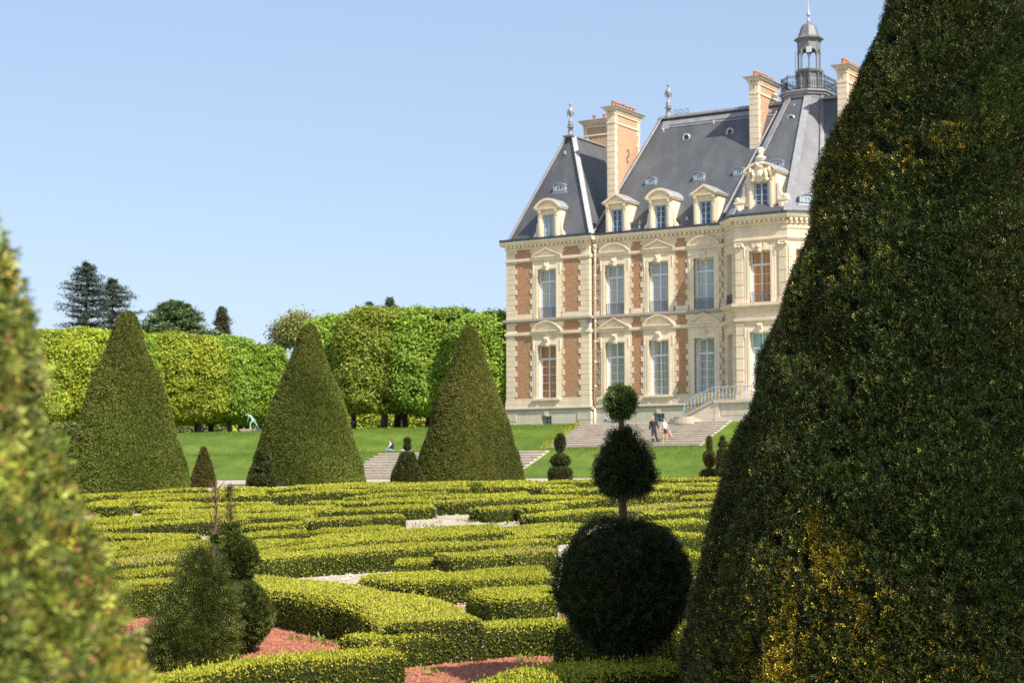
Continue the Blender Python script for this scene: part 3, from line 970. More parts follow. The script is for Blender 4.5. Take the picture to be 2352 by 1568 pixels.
CT = [(18.83, -6.2, 27.25), (19.63, -5.4, 27.25), (21.03, -5.4, 27.25), (21.83, -6.2, 27.25), (21.83, -8.5, 27.25), (21.03, -9.3, 27.25), (19.63, -9.3, 27.25), (18.83, -8.5, 27.25)]
cr = poly_roof('central_roof', CB, CT, [M_SLATE, M_SLATE2], {2: 1, 3: 1})  # right-hand facets paler: glancing sun put into their colour
def hip(m, p0, p1, wd=.34, th=.09, up=(0, 1, .6), roll=True):
    q0, q1 = LP(*p0), LP(*p1)
    m.beam(q0, q1, wd, th, up)
    if roll: m.tube([q0, q1], .085, 8)
# lead on hips, ridges and valleys
hm = MB()
hip(hm, (-.02, -.27, 18.14), (3.12, -3.22, 25.9), up=(-.5, -.5, .7)); hip(hm, (6.86, -.27, 18.14), (3.72, -3.22, 25.9), .36, up=(.5, -.5, .7))
hm.beam(LP(3.42, -3.0, 25.86), LP(3.42, -9.2, 25.86), .85, .10); hm.tube([LP(3.42, -3.1, 25.98), LP(3.42, -9.2, 25.98)], .15, 10)
hm.beam(LP(3.82, -3.6, 25.36), LP(3.82, -9.2, 25.36), .5, .05, (1, 0, .43)); hm.beam(LP(3.0, -3.42, 25.55), LP(3.84, -3.42, 25.55), .5, .05, (0, -1, .43))
hm.lathe([(.52, 0), (.56, .05), (.56, .12), (.40, .16)], LP(3.42, -3.25, 25.88), 4, 0, R(45))
hm.build('roof_lead', M_LEAD, pr)
hm = MB()
hip(hm, (6.60, -.72, 18.14), (9.45, -5.95, 27.05), .44, up=(-.5, -.5, .7)); hip(hm, (31.2, -5.95, 27.05), (34.0, -.72, 18.14), .44, up=(.5, -.5, .7))
hm.beam(LP(9.25, -6.1, 26.97), LP(31.3, -6.1, 26.97), .8, .08); hm.tube([LP(9.25, -6.1, 27.11), LP(31.3, -6.1, 27.11)], .15, 10)
hm.beam(LP(9.9, -5.73, 26.60), LP(18.6, -5.73, 26.60), .42, .05, (0, -1, .59)); hm.beam(LP(10.3, -5.50, 26.22), LP(18.6, -5.50, 26.22), .10, .08, (0, -1, .59))
hm.beam(LP(9.7, -5.6, 26.42), LP(10.3, -5.6, 26.42), .75, .06, (0, -1, .59))
hm.build('roof_lead', M_LEAD, mr)
hm = MB()
def fnorm(i):
    a, b, c_ = (Vector(LP(*CB[i])), Vector(LP(*CB[(i + 1) % 8])), Vector(LP(*CT[i])))
    n_ = (b - a).cross(c_ - a).normalized()
    return n_ if n_.z > 0 else -n_
for i in (0, 1, 2, 3, 4, 7):
    hip(hm, CB[i], CT[i], .5, .08, tuple(fnorm(i) + fnorm((i - 1) % 8)))
hm.build('roof_lead', M_LEAD, cr)
# the round platform cornice on top of the central roof
pf = MB(); AX = (20.33, 7.35)
def octa(m, prof, ph=R(22.5), n=8, mi=0): m.lathe(prof, (AX[0], AX[1], -ZG), n, mi, ph)
def octo_ring(m, k, z0, z1):
    b = [((p[0] - 20.33) * k + 20.33, (p[1] + 7.35) * k - 7.35) for p in CT]
    m.add([LP(x, w, z0) for x, w in b] + [LP(x, w, z1) for x, w in b], [(i, (i + 1) % 8, (i + 1) % 8 + 8, i + 8) for i in range(8)] + [tuple(range(8)), tuple(range(15, 7, -1))])
octo_ring(pf, 1.04, 27.2, 27.42); octo_ring(pf, 1.10, 27.422, 27.60); octo_ring(pf, 1.16, 27.602, 27.72)
pf.build('roof_platform', M_LEAD, cr)

# ridge finials
def finial(parent, u, w, z, h=2.1, s=.72):
    m = MB(); c = LP(u, w, z)
    m.lathe([(.36 * s, 0), (.36 * s, .08), (.30 * s, .10), (.22 * s, .62), (.36 * s, .66), (.36 * s, .74), (.2 * s, .78)], c, 4, 0, R(45))
    m.lathe([(.2 * s, .76), (.26 * s, .84), (.26 * s, .95), (.20 * s, 1.0), (.27 * s, 1.06), (.20 * s, 1.14), (.05, 1.38), (.07, 1.45), (.20 * s, 1.62), (.30 * s, 1.80), (.27 * s, 1.98), (.10, 2.10), (.06, 2.16), (.05, 2.22), (.12, 2.30), (.10, 2.40), (.02, 2.56)], c, 12)
    for k in range(4):
        t = k * 1.57 + .5
        m.tube([(c[0] + .26 * s * math.cos(t), c[1] + .26 * s * math.sin(t), c[2] + 1.86), (c[0] + .36 * s * math.cos(t), c[1] + .36 * s * math.sin(t), c[2] + 1.74), (c[0] + .26 * s * math.cos(t), c[1] + .26 * s * math.sin(t), c[2] + 1.50)], .035, 5)
    m.build('finial', M_LEAD, parent, True)
finial(pr, 3.42, -3.30, 25.95)
finial(mr, 9.95, -6.1, 27.1)
fs_ = MB(); c = LP(10.5, -6.1, 27.2)
for sx in (0, .45, .9):
    fs_.tube([(c[0] + sx + .2 * math.cos(t) * (1 - t / 14), c[1], c[2] + .22 + .2 * math.sin(t) * (1 - t / 14)) for t in np.linspace(-1.5, 7, 16)], .018, 4)
fs_.build('ridge_scroll', M_BLACK, mr)
finial(cr, 7.2, -10.0, 24.4)

# chimneys
def chimney(u0, u1, w0, w1, zb, zt, n_pots, along='w', neck=True):
    """w0 front, w1 back (outward coordinates)"""
    m = FB()
    m.box(u0 + .03, u1 - .03, w1 + .03, w0 - .03, zb, zt - .5, 1)
    k = 0; z = zb; h = .40
    lu, lw = u1 - u0, w0 - w1
    while z < zt - 1.25:
        q = .42 if k % 2 else .30
        za, zc = z + .012, min(z + h - .012, zt - 1.23)
        for (a0, a1) in (((u0, u0 + min(q, lu / 2)), (u1 - min(q, lu / 2), u1))):
            m.box(a0, a1, w0 - q, w0, za, zc, 0); m.box(a0, a1, w1, w1 + q, za, zc, 0)
        if lu < 1.2: m.box(u0 + .01, u1 - .01, w0 - .2, w0 - .004, za, zc, 0)
        z += h; k += 1
    e = .05
    m.box(u0 - .03, u1 + .03, w1 - .03, w0 + .03, zt - 1.22, zt - 1.08, 0)
    for a0, a1 in ((u0, u0 + .3), (u1 - .3, u1)):
        m.box(a0, a1, w0 - .4, w0, zt - 1.075, zt - .56, 0); m.box(a0, a1, w1, w1 + .4, zt - 1.075, zt - .56, 0)
    m.box(u0 - .04, u1 + .04, w1 - .04, w0 + .04, zt - .558, zt - .42, 0)
    n = int(lw / .2)
    for i in range(n):
        wv = w1 + lw * (i + .5) / n
        m.box(u0 - .10, u1 + .10, wv - .05, wv + .05, zt - .418, zt - .30, 0)
    n = int(lu / .2)
    for i in range(n):
        uv = u0 + lu * (i + .5) / n
        m.box(uv - .05, uv + .05, w1 - .10, w0 + .10, zt - .417, zt - .302, 0)
    m.box(u0 - .13, u1 + .13, w1 - .13, w0 + .13, zt - .298, zt - .18, 0)
    m.box(u0 - .24, u1 + .24, w1 - .24, w0 + .24, zt - .178, zt - .06, 0)
    m.box(u0 - .34, u1 + .34, w1 - .34, w0 + .34, zt - .058, zt, 2)
    o = m.build('chimney', [M_STONE, M_BRICK2, M_ZINC], chateau)
    for i in range(n_pots):
        f = (i + .7) / (n_pots + .4)
        p = MB()
        c = LP((u0 + u1) / 2, w0 - lw * f, zt) if along == 'w' else LP(u0 + lu * f, (w0 + w1) / 2, zt)
        hh = random.uniform(.42, .5)
        p.lathe([(.15, 0), (.13, .1), (.125, hh - .06), (.145, hh - .05), (.145, hh), (.09, hh), (.09, .2)], c, 12)
        p.build('chimney_pot', M_POT, o, True)
    return o
M_BRICK2 = plain('pale orange chimney brick', (.50, .32, .20), .9, 0, .38, 9)
ch1 = chimney(7.18, 7.80, -2.0, -5.75, 19.0, 27.45, 7)
chimney(1.95, 4.9, -7.75, -8.9, 22.0, 28.0, 3, 'u')
chimney(17.28, 17.96, -4.0, -7.2, 23.2, 28.75, 8)
chimney(23.74, 24.42, -4.0, -7.4, 23.2, 28.75, 8)
an = MB(); c = LP(7.83, -3.9, 24.2)
for k in range(2):
    an.tube([(c[0], c[1] + .16 * math.sin(t) * (1 if k else -1), c[2] + (.0 if k else -.45) + .22 * math.cos(t) + .2) for t in np.linspace(-.6, 3.6, 12)], .03, 5)
an.build('wall_tie', M_IRON, chateau)

# lantern on the central roof
lan = MB()
octa(lan, [(.98, 27.70), (.98, 27.95), (.86, 28.0), (.80, 29.2), (.95, 29.28), (1.0, 29.42), (.86, 29.46), (.86, 29.5)])
M_LANT = plain('grey lantern lead', (.20, .20, .205), .5, .2, .2, 3)
lo = lan.build('lantern', M_LANT, chateau)
for k in range(8):
    t = R(22.5) + k * math.pi / 4
    c = (AX[0] + .74 * math.cos(t), AX[1] + .74 * math.sin(t))
    p = MB(); p.lathe([(.10, 29.5), (.10, 29.58), (.07, 29.62), (.065, 30.6), (.10, 30.64), (.10, 30.72), (.075, 30.74), (.075, 31.4), (.12, 31.5)], (c[0], c[1], -ZG), 8)
    p.lathe([(.13, 28.0), (.10, 28.3), (.10, 29.1), (.14, 29.2)], (AX[0] + .83 * math.cos(t), AX[1] + .83 * math.sin(t), -ZG), 6)
    p.build('column', M_LANT, lo)
ar = MB()
for k in range(8):                              # arched heads between the columns
    t0, t1 = R(22.5) + k * math.pi / 4, R(22.5) + (k + 1) * math.pi / 4
    p0 = Vector((AX[0] + .74 * math.cos(t0), AX[1] + .74 * math.sin(t0), 0)); p1 = Vector((AX[0] + .74 * math.cos(t1), AX[1] + .74 * math.sin(t1), 0))
    L = (p1 - p0).length; d = (p1 - p0) / L; nrm = Vector((d.y, -d.x, 0))
    pts = [(.0, 30.7)] + [(L / 2 - (L / 2 - .08) * math.cos(a), 30.7 + (L / 2 - .08) * math.sin(a) * 1.0) for a in np.linspace(0, math.pi, 9)] + [(L, 30.7)]
    for i in range(len(pts) - 1):
        (xa, za), (xb, zb) = pts[i], pts[i + 1]
        q = [p0 + d * xa - nrm * .05, p0 + d * xb - nrm * .05, p0 + d * xb + nrm * .05, p0 + d * xa + nrm * .05]
        if xb - xa < .001: continue
        ar.hexa([(q[0].x, q[0].y, za - ZG), (q[1].x, q[1].y, zb - ZG), (q[2].x, q[2].y, zb - ZG), (q[3].x, q[3].y, za - ZG)] + [(v.x, v.y, 31.45 - ZG) for v in q])
ar.build('arcade', M_LANT, lo)
dm = MB()
octa(dm, [(.80, 31.42), (.86, 31.5), (.9, 31.56), (1.02, 31.62), (1.05, 31.68), (.98, 31.74), (.84, 31.80)])
octa(dm, [(.84, 31.78), (.74, 31.95), (.62, 32.3), (.52, 32.58), (.40, 32.74), (.2, 32.84), (.1, 32.88)])
dm.build('dome', M_SLATE2, lo)
fi = MB(); octa(fi, [(.14, 32.85), (.10, 32.95), (.13, 33.02), (.13, 33.06), (.05, 33.12), (.07, 33.2), (.05, 33.3), (.14, 33.38), (.16, 33.46), (.12, 33.56), (.05, 33.64), (.06, 33.7), (.022, 33.76), (.012, 36.0)], 0, 10)
fi.build('spire', M_ZINC, lo, True)
wb = MB(); wb.box(AX[0] + .12, AX[0] + .5, AX[1] - .78, AX[1] - .74, 30.6 - ZG, 31.0 - ZG); wb.build('antenna_panel', M_WHITE, lo)
ma = MB(); ma.lathe([(.03, 28.9), (.03, 30.9)], (AX[0] - .95, AX[1] - .2, -ZG), 6); ma.build('antenna_mast', M_WHITE, lo)
# platform railing
rl = MB()
kk = 1.06
ringp = [((p[0] - 20.33) * kk + 20.33, (p[1] + 7.35) * kk - 7.35) for p in CT]
for i in range(8):
    a, b = ringp[i], ringp[(i + 1) % 8]
    for z in (28.72, 28.6, 27.82):
        rl.beam(LP(a[0], a[1], z), LP(b[0], b[1], z), .04, .035)
    n = max(3, int(math.dist(a, b) / .17))
    for j in range(n + 1):
        x = a[0] + (b[0] - a[0]) * j / n; wv = a[1] + (b[1] - a[1]) * j / n
        rl.lathe([(.014, 27.72), (.014, 28.74)], (x, -wv, -ZG), 4)
        if j < n:
            x2 = a[0] + (b[0] - a[0]) * (j + .5) / n; w2 = a[1] + (b[1] - a[1]) * (j + .5) / n
            rl.tube([(x2 + (b[0] - a[0]) / math.dist(a, b) * .055 * math.cos(t), -(w2 + (b[1] - a[1]) / math.dist(a, b) * .055 * math.cos(t)), 28.2 - ZG + .2 * math.sin(t)) for t in np.linspace(0, 6.28, 9)], .012, 4)
    rl.lathe([(.03, 27.7), (.03, 28.85)], (a[0], -a[1], -ZG), 6)
rl.build('platform_railing', M_BLACK, lo)

# dormers
def dormer(c, w, kind, hw=.46, z0=18.16, z1=19.82, zt=20.28, half=.98, h=.66, pane=P_DARK, big=False, depth=2.2, fb=FB):
    m = fb()
    po = hw + .06
    zf = zt - .12
    # front slab round the opening, cheeks, entablature
    m.box(c - half + .10, c - hw, w - .30, w, z0, z1); m.box(c + hw, c + half - .10, w - .30, w, z0, z1)
    m.box(c - half + .10, c + half - .10, w - .30, w, z1, zf)
    for s in (-1, 1):
        x0, x1 = sorted((c + s * (hw + .10), c + s * (hw + .34)))
        m.box(x0, x1, w - .1, w + .09, z0 + .10, zf - .22); m.box(x0 - .03, x1 + .03, w - .1, w + .12, z0, z0 + .10)
        m.prism_a([(w, zf - .50), (w + .10, zf - .50), (w + .14, zf - .3), (w + .22, zf - .12), (w + .22, zf - .01), (w, zf - .01)], x0 + .03, x1 - .03)
        m.box(x0 + .06, x1 - .06, w + .05, w + .11, z0 + .25, zf - .6)
        # cheek running back into the roof
        x0, x1 = sorted((c + s * (half - .16), c + s * (half - .06)))
        m.box(x0, x1, w - depth, w - .05, z0, zf)
        if kind == 'arc' or big:                # side volute
            xx = c + s * (half - .05)
            pts = [(xx, z0), (xx + s * .30, z0), (xx + s * .36, z0 + .16), (xx + s * .30, z0 + .34), (xx + s * .16, z0 + .48), (xx + s * .10, z0 + .75), (xx + s * .08, z0 + 1.05), (xx, z0 + 1.2)]
            m.prism(pts if s > 0 else pts[::-1], w - .24, w - .06)
            blob(m, xx + s * .20, w - .07, z0 + .18, .13, .14, .06)
    m.box(c - half - .02, c + half + .02, w - depth * .8, w + .16, zf + .001, zt - .06); m.box(c - half - .08, c + half + .08, w - depth * .8, w + .22, zt - .058, zt + .02)
    H = half + .12
    if kind == 'tri':
        out = [(c - H, zt + .021), (c, zt + h), (c + H, zt + .021)]; inn = [(c - H + .26, zt + .022), (c, zt + h - .14), (c + H - .26, zt + .022)]
    else:
        out = arc_pts(c, H, zt + .021, h); inn = arc_pts(c, H - .2, zt + .022, h - .14)
    band_prism(m, out, inn, w - .3, w + .26)
    m.prism(inn, w - .3, w + .06)
    for k in range(7):
        f = (k - 3) / 3.2
        blob(m, c + f * half * .62, w + .05, zt + .12 + .16 * (1 - abs(f)) + random.uniform(0, .05), .13, .10 + .08 * (1 - abs(f)), .09, 7)
    o = m.build('dormer', M_TRIM, chateau)
    # lead roof of the dormer
    r = fb()
    ro = [(x, z + .035) for x, z in out]
    band_prism(r, ro, [(x, z - .01) for x, z in out], w - depth - .6, w + .20)
    r.build('dormer_roof', M_ZINC, o)
    window(fb, c, hw, z0 + .05, z1, w - .10, None, 4 if not big else 5, pane, M_BLUEW, 'dormer_window', parent=o, mull=.11)
    return o
dormer(3.42, -.17, 'arc', pane=P_BLIND)
dormer(8.69, -.62, 'tri', pane=P_DARK)
dormer(12.10, -.62, 'arc', pane=P_DARK)
dormer(15.51, -.62, 'tri', pane=P_DARK)
bd = dormer(20.33, .92, 'arc', .54, 18.35, 20.42, 21.12, 1.14, .62, P_DARK, True, 2.9)
# crest, bust and side pedestals of the great dormer
cb = FB(); cc_ = 20.33; wv = 1.06
cb.prism([(cc_ - .38, 20.55), (cc_, 20.40), (cc_ + .38, 20.55), (cc_ + .42, 21.15), (cc_ + .3, 21.35), (cc_ - .3, 21.35), (cc_ - .42, 21.15)], wv - .2, wv + .10)
for dx, dz, rx, rz, o in ((0, 20.9, .30, .36, .20), (-.45, 20.95, .16, .36, .2), (.45, 20.95, .16, .36, .2), (-.5, 20.55, .15, .14, .16), (.5, 20.55, .15, .14, .16), (0, 21.45, .26, .15, .24), (-.66, 21.2, .16, .2, .15), (.66, 21.2, .16, .2, .15), (-.2, 21.62, .2, .12, .2), (.2, 21.62, .2, .12, .2)):
    blob(cb, cc_ + dx, wv + .06, dz, rx, rz, o, 10)
cb.build('carved_crest', M_TRIM, bd)
bu = MB()
c = LP(20.33, .95, 21.62)
bu.lathe([(.20, 0), (.24, .06), (.12, .12), (.14, .2), (.34, .34), (.36, .46), (.16, .56), (.11, .62), (.16, .70), (.19, .82), (.17, .94), (.10, 1.04), (.02, 1.06)], c, 12)
bu.lathe([(.02, .66), (.05, .70), (.02, .78)], (c[0] - .02, c[1] - .19, c[2] + .06), 6)
bu.lathe([(.19, .84), (.24, .90), (.22, 1.0), (.12, 1.10), (.02, 1.13)], (c[0], c[1] + .04, c[2]), 10)
bu.build('bust', M_TRIM, bd, True)
for s in (-1, 1):
    pe = FB(); x = 20.33 + s * 1.55
    pe.box(x - .30, x + .30, .55, 1.02, 18.3, 19.12); pe.box(x - .36, x + .36, .50, 1.08, 19.12, 19.22); pe.box(x - .22, x + .22, 1.0, 1.06, 18.45, 19.0)
    blob(pe, x, 1.05, 18.72, .17, .24, .12)
    pe.prism([(x - s * .42, 19.225), (x + s * .30, 19.225), (x + s * .34, 19.42), (x + s * .18, 19.56), (x - s * .05, 19.5), (x - s * .2, 19.72), (x - s * .25, 20.2), (x - s * .42, 20.35)][::s], .62, .95)
    blob(pe, x + s * .12, .95, 19.40, .16, .15, .08)
    pe.build('pedestal', M_TRIM, bd)

# small roof lights and ventilators
def on_slope(u, w0, S, z):      # outward coordinate of the slope at height z
    return w0 - (z - 18.12) / S
def rooflight(u, w0, S, z, s=1.0, pane=P_DARK, fb=FB):
    w = on_slope(u, w0, S, z - .28)
    m = fb()
    prof = arc_pts(u, .50 * s, z + .12, .20 * s, 10)
    inner = arc_pts(u, .34 * s, z + .06, .12 * s, 10)
    m.prism(prof + [(u + .54 * s, z - .30), (u - .54 * s, z - .30)], w - .55, w + .02)
    band_prism(m, arc_pts(u, .56 * s, z + .12, .24 * s, 10), prof, w - .62, w + .16)
    for q in (-1, 1):
        m.box(*sorted((u + q * .36 * s, u + q * .50 * s)), w, w + .10, z - .24, z + .14)
    m.box(u - .62 * s, u + .62 * s, w - .1, w + .05, z - .48, z - .30)
    o = m.build('roof_light', M_ZINC, chateau)
    window(fb, u, .33 * s, z - .24, z + .15, w + .10, None, 1, pane, M_BLUEW, 'light_window', parent=o, mull=.05)
    return o
S_M = 1.70; S_V = 2.64
rooflight(3.50, -.27, S_V, 21.95)
for u, z in ((10.2, 22.0), (13.98, 21.95), (17.0, 22.03)):
    rooflight(u, -.72, S_M, z, .8)
S_C = (27.25 - 18.3) / 6.73
rooflight(20.45, 1.33, S_C, 21.95, 1.0)
rl_ = rooflight(1.25, .3, 1.9, 19.2, .95, P_BLIND, fb=lambda: FB((22.32, 1.05), (s2, -s2)))
def oculus(u, w0, S, z, s=1.0):
    w = on_slope(u, w0, S, z)
    m = MB(); n = 14; c = LP(u, w, z)
    vs, fs = [], []
    for rr, yy in ((.28, .5), (.30, -.10), (.20, -.12), (.18, .3)):
        vs += [(c[0] + rr * s * math.cos(2 * math.pi * k / n), c[1] + yy, c[2] + rr * s * math.sin(2 * math.pi * k / n) * 1.1) for k in range(n)]
    fs = [(j * n + k, j * n + (k + 1) % n, (j + 1) * n + (k + 1) % n, (j + 1) * n + k) for j in range(3) for k in range(n)]
    m.add(vs, fs)
    m.box(c[0] - .30, c[0] + .30, c[1] - .14, c[1] + .2, c[2] - .55, c[2] - .28)
    o = m.build('oculus', M_ZINC, chateau, True)
    d = MB(); d.add([(c[0] + .18 * s * math.cos(2 * math.pi * k / n), c[1] + .1, c[2] + .18 * s * math.sin(2 * math.pi * k / n)) for k in range(n)], [tuple(range(n))])
    d.build('louvre', M_BLACK, o)
oculus(12.0, -.72, S_M, 25.2); oculus(15.38, -.72, S_M, 25.25); oculus(20.28, 1.33, S_C, 25.5)
def vent(u, w0, S, z):
    w = on_slope(u, w0, S, z); c = LP(u, w, z); m = MB()
    m.lathe([(.09, -.12), (.09, .02), (.06, .09), (.01, .12)], (c[0], c[1] - .06, c[2]), 8)
    m.box(c[0] - .12, c[0] + .12, c[1] - .12, c[1] + .05, c[2] - .17, c[2] - .11)
    m.build('roof_vent', M_ZINC, chateau)
for u, z in ((3.3, 24.7), ): vent(u, -.27, S_V, z)
for u, z in ((9.9, 26.1), (13.85, 26.25), (10.3, 18.85), (10.35, 18.5), (13.9, 18.85)): vent(u, -.72, S_M, z)
for u, z in ((20.2, 26.6),): vent(u, 1.33, S_C, z)

# ------------------------------------------------------------------ the perron in front of the central bay
per = empty('stone_perron', (*xy(20.3, 4.0), ZG), -TH)
tag(per, 'raised stone terrace with curving stairs and a blue and gold railing before the central bay', 'terrace')
class PB(MB):
    def __init__(s): super().__init__(lambda a, w, z: (a - 20.3, 4.0 - w, z - ZG))
m = PB()
m.box(18.45, 22.25, .9, 3.9, 4.3, 5.90)
m.box(18.33, 18.62, 3.3, 4.0, 4.3, 5.88); m.box(21.9, 22.37, 3.3, 4.0, 4.3, 5.88)
m.box(18.30, 22.4, 3.4, 4.02, 4.3, 5.02)
m.box(18.75, 21.8, 3.8, 3.93, 5.12, 5.78)
m.build('terrace_wall', M_OLD, per)
m = PB(); m.box(18.28, 22.42, .9, 4.08, 5.90, 6.08); m.box(18.33, 22.37, .95, 3.95, 6.08, 6.10)
m.build('coping', M_OLD, per)
m = PB()
for k in range(4): m.box(19.2 - .0, 21.5, 1.05, 2.6 - .3 * k, 6.10 + .17 * k, 6.10 + .17 * (k + 1) - .002)
m.build('door_step', M_STEP2, per)
for s in (-1, 1):
    fx = lambda a: 20.35 + s * (a)
    m = PB()
    n = 8
    for k in range(n):
        a0 = 2.1 + .27 * k; z1 = 6.0 - (k + 1) * .135
        m.box(*sorted((fx(a0), fx(a0 + .29))), 1.9, 3.75, 4.5, z1)
    m.build('stair', M_STEP2, per)
    m = PB()                                       # sloping parapet
    p = [(fx(1.95), 4.3), (fx(4.1), 4.3), (fx(4.1), 5.05), (fx(2.15), 5.92), (fx(1.95), 5.92)]
    m.prism(p if s > 0 else p[::-1], 3.72, 3.98)
    m.build('parapet', M_OLD, per)
    m = PB(); q = [(fx(1.9), 5.93), (fx(2.18), 5.93), (fx(4.16), 5.06), (fx(4.16), 5.22), (fx(2.2), 6.10), (fx(1.9), 6.10)]
    m.prism(q if s > 0 else q[::-1], 3.66, 4.05)
    m.build('parapet_coping', M_STAIN, per)
    m = PB(); c = (fx(4.25) - 20.3, 4.0 - 3.9)
    m.lathe([(.34, 4.6), (.34, 5.12), (.39, 5.14), (.39, 5.22)], (c[0], c[1], -ZG), 16)
    m.build('newel_block', M_OLD, per)
    m = MB(); m.lathe([(1.05, 4.6), (1.05, 4.92)], (c[0] - s * .2, c[1] - .2, -ZG), 24); m.lathe([(.72, 4.92), (.72, 5.06)], (c[0] - s * .1, c[1] - .1, -ZG), 24)
    m.build('round_step', M_STAIN, per)
nb = MB(); gb = MB()
def LPP(a, w, z): return (a - 20.3, 4.0 - w, z - ZG)
path = [(16.1, 3.9, 5.24), (16.9, 3.9, 5.60), (18.2, 3.9, 6.10), (18.35, 3.9, 6.10), (22.35, 3.9, 6.10), (22.5, 3.9, 6.10), (23.8, 3.9, 5.60), (24.6, 3.9, 5.24)]
for z in (.84, .76, .06):
    nb.tube([LPP(a, w, zz + z) for a, w, zz in path], .022 if z > .8 else .014, 5)
xs_ = np.linspace(16.1, 24.6, 35)
for i, x in enumerate(xs_):
    zz = np.interp(x, [p[0] for p in path], [p[2] for p in path])
    if i % 3 == 1:
        gb.lathe([(.01, .08), (.03, .16), (.015, .22), (.07, .3), (.02, .38), (.02, .48), (.055, .56), (.015, .66), (.01, .74)], LPP(x, 3.9, zz), 6)
    else:
        nb.lathe([(.013, 0), (.013, .84)], LPP(x, 3.9, zz), 5)
        nb.tube([(LPP(x, 3.9, 0)[0] + .05 * math.cos(t), LPP(x, 3.9, 0)[1], zz - ZG + .4 + .24 * math.sin(t)) for t in np.linspace(0, 6.28, 9)], .009, 4)
nb.build('railing', M_RAIL, per); gb.build('gilded_baluster', M_GOLD, per)

# ------------------------------------------------------------------ clipped yews
YEW = [(.024, .043, .011), (.042, .064, .016), (.080, .098, .025), (.014, .026, .009)]
YEW_W = [4, 4, 2, 3]
CONE = [(0.0, 5.03), (.13, 5.0), (.24, 4.86), (.33, 4.62), (.43, 4.32), (.56, 3.89), (.75, 3.46), (.93, 3.04), (1.08, 2.6), (1.22, 2.18), (1.34, 1.75), (1.45, 1.33), (1.60, .9), (1.73, .47), (1.82, .06), (1.82, -.15), (1.5, -.2)][::-1]
_cr = [(5.12, .0), (5.08, .14), (4.9, .30), (4.72, .42), (4.59, .48), (4.32, .573), (3.98, .702), (3.53, .850), (3.03, 1.018), (2.71, 1.125), (2.08, 1.35), (1.62, 1.515), (1.27, 1.625), (0.79, 1.745), (0.43, 1.80), (-.1, 1.84)]
CONE2 = [(r + .01 * (h < 5) - .03 * (h < 1), h) for h, r in _cr][::-1]
CONE3 = [(r - .005, h) for h, r in ((4.9, .2), (4.2, .55), (3.4, .9), (2.57, 1.182), (2.33, 1.28), (2.14, 1.362), (1.95, 1.405), (1.3, 1.60), (.5, 1.75), (-.1, 1.8))][::-1]
def distant_yew(name, label, prof, x, y, s=1.0, n=16000, leaf=.05, cols=None, group=None, cat='topiary', seed=3, amp=.04, brown=.12, sq=0.0, zoff=0.0, nth=72):
    g = np.random.default_rng(seed)
    z = ground(x, y) + zoff
    V, Q = revolve([(r * s, h * s) for r, h in prof], (x, y, z), nth, 20, amp, seed, 3.5, sq)
    V = V + unit(V - np.array([x, y, z + 1])) * (wob(V, 16, seed + 1) * .018)[:, None]
    cols = cols or YEW
    cv = np.tile(np.array(cols[0]) * .28, (len(V), 1))
    P, Nn = sample(V, Q, n, g)
    hole = (wob(P, 7, seed + 9) > 1.25) | (wob(P * np.array([1, 1, 2.2]), 14, seed + 15, 11) > .80)
    P = P[~hole]; Nn = Nn[~hole]
    L = leaf_quads(P, Nn, leaf, leaf * .42, g, .65, .25, .45)
    lc = mixcol(len(P), cols, YEW_W[:len(cols)], g, .5)
    patch = np.clip(wob(P, 1.1, seed + 4) * .8 + .1, 0, 1)[:, None]
    lc = lc * (1 - brown * patch) + np.array([.13, .095, .035]) * brown * patch
    lc *= (1 + .28 * wob(P, 2.2, seed + 6))[:, None]
    o = foliage_obj(name, [(V, Q, cv), (L, None, rep(lc, 4))], M_YEWC, None, (x, y, z))
    tag(o, label, cat, group)
    return o
YF = [(.12, .15, .026), (.155, .18, .034), (.20, .21, .05), (.075, .105, .02)]
for i, (xd, D, s, lab) in enumerate(((291, 50.6, 1.0, 'tall clipped yew cone, leftmost of the three beyond the parterre, with conifers above it'),
                          (708, 57.0, .99, 'tall clipped yew cone standing left of the lower stone steps'),
                          (1077, 59.5, 1.0, 'tall clipped yew cone with brown patches, just left of the mansion corner'))):
    x, y, _ = at(xd, D)
    prof = CONE
    if i == 2: prof = [(r * .98, h) for r, h in CONE]
    distant_yew('yew_cone', lab, prof, x, y, s, 60000, .06, YF, 'tall clipped yew cones', seed=20 + i, brown=.18 + .30 * (i == 2), nth=120)

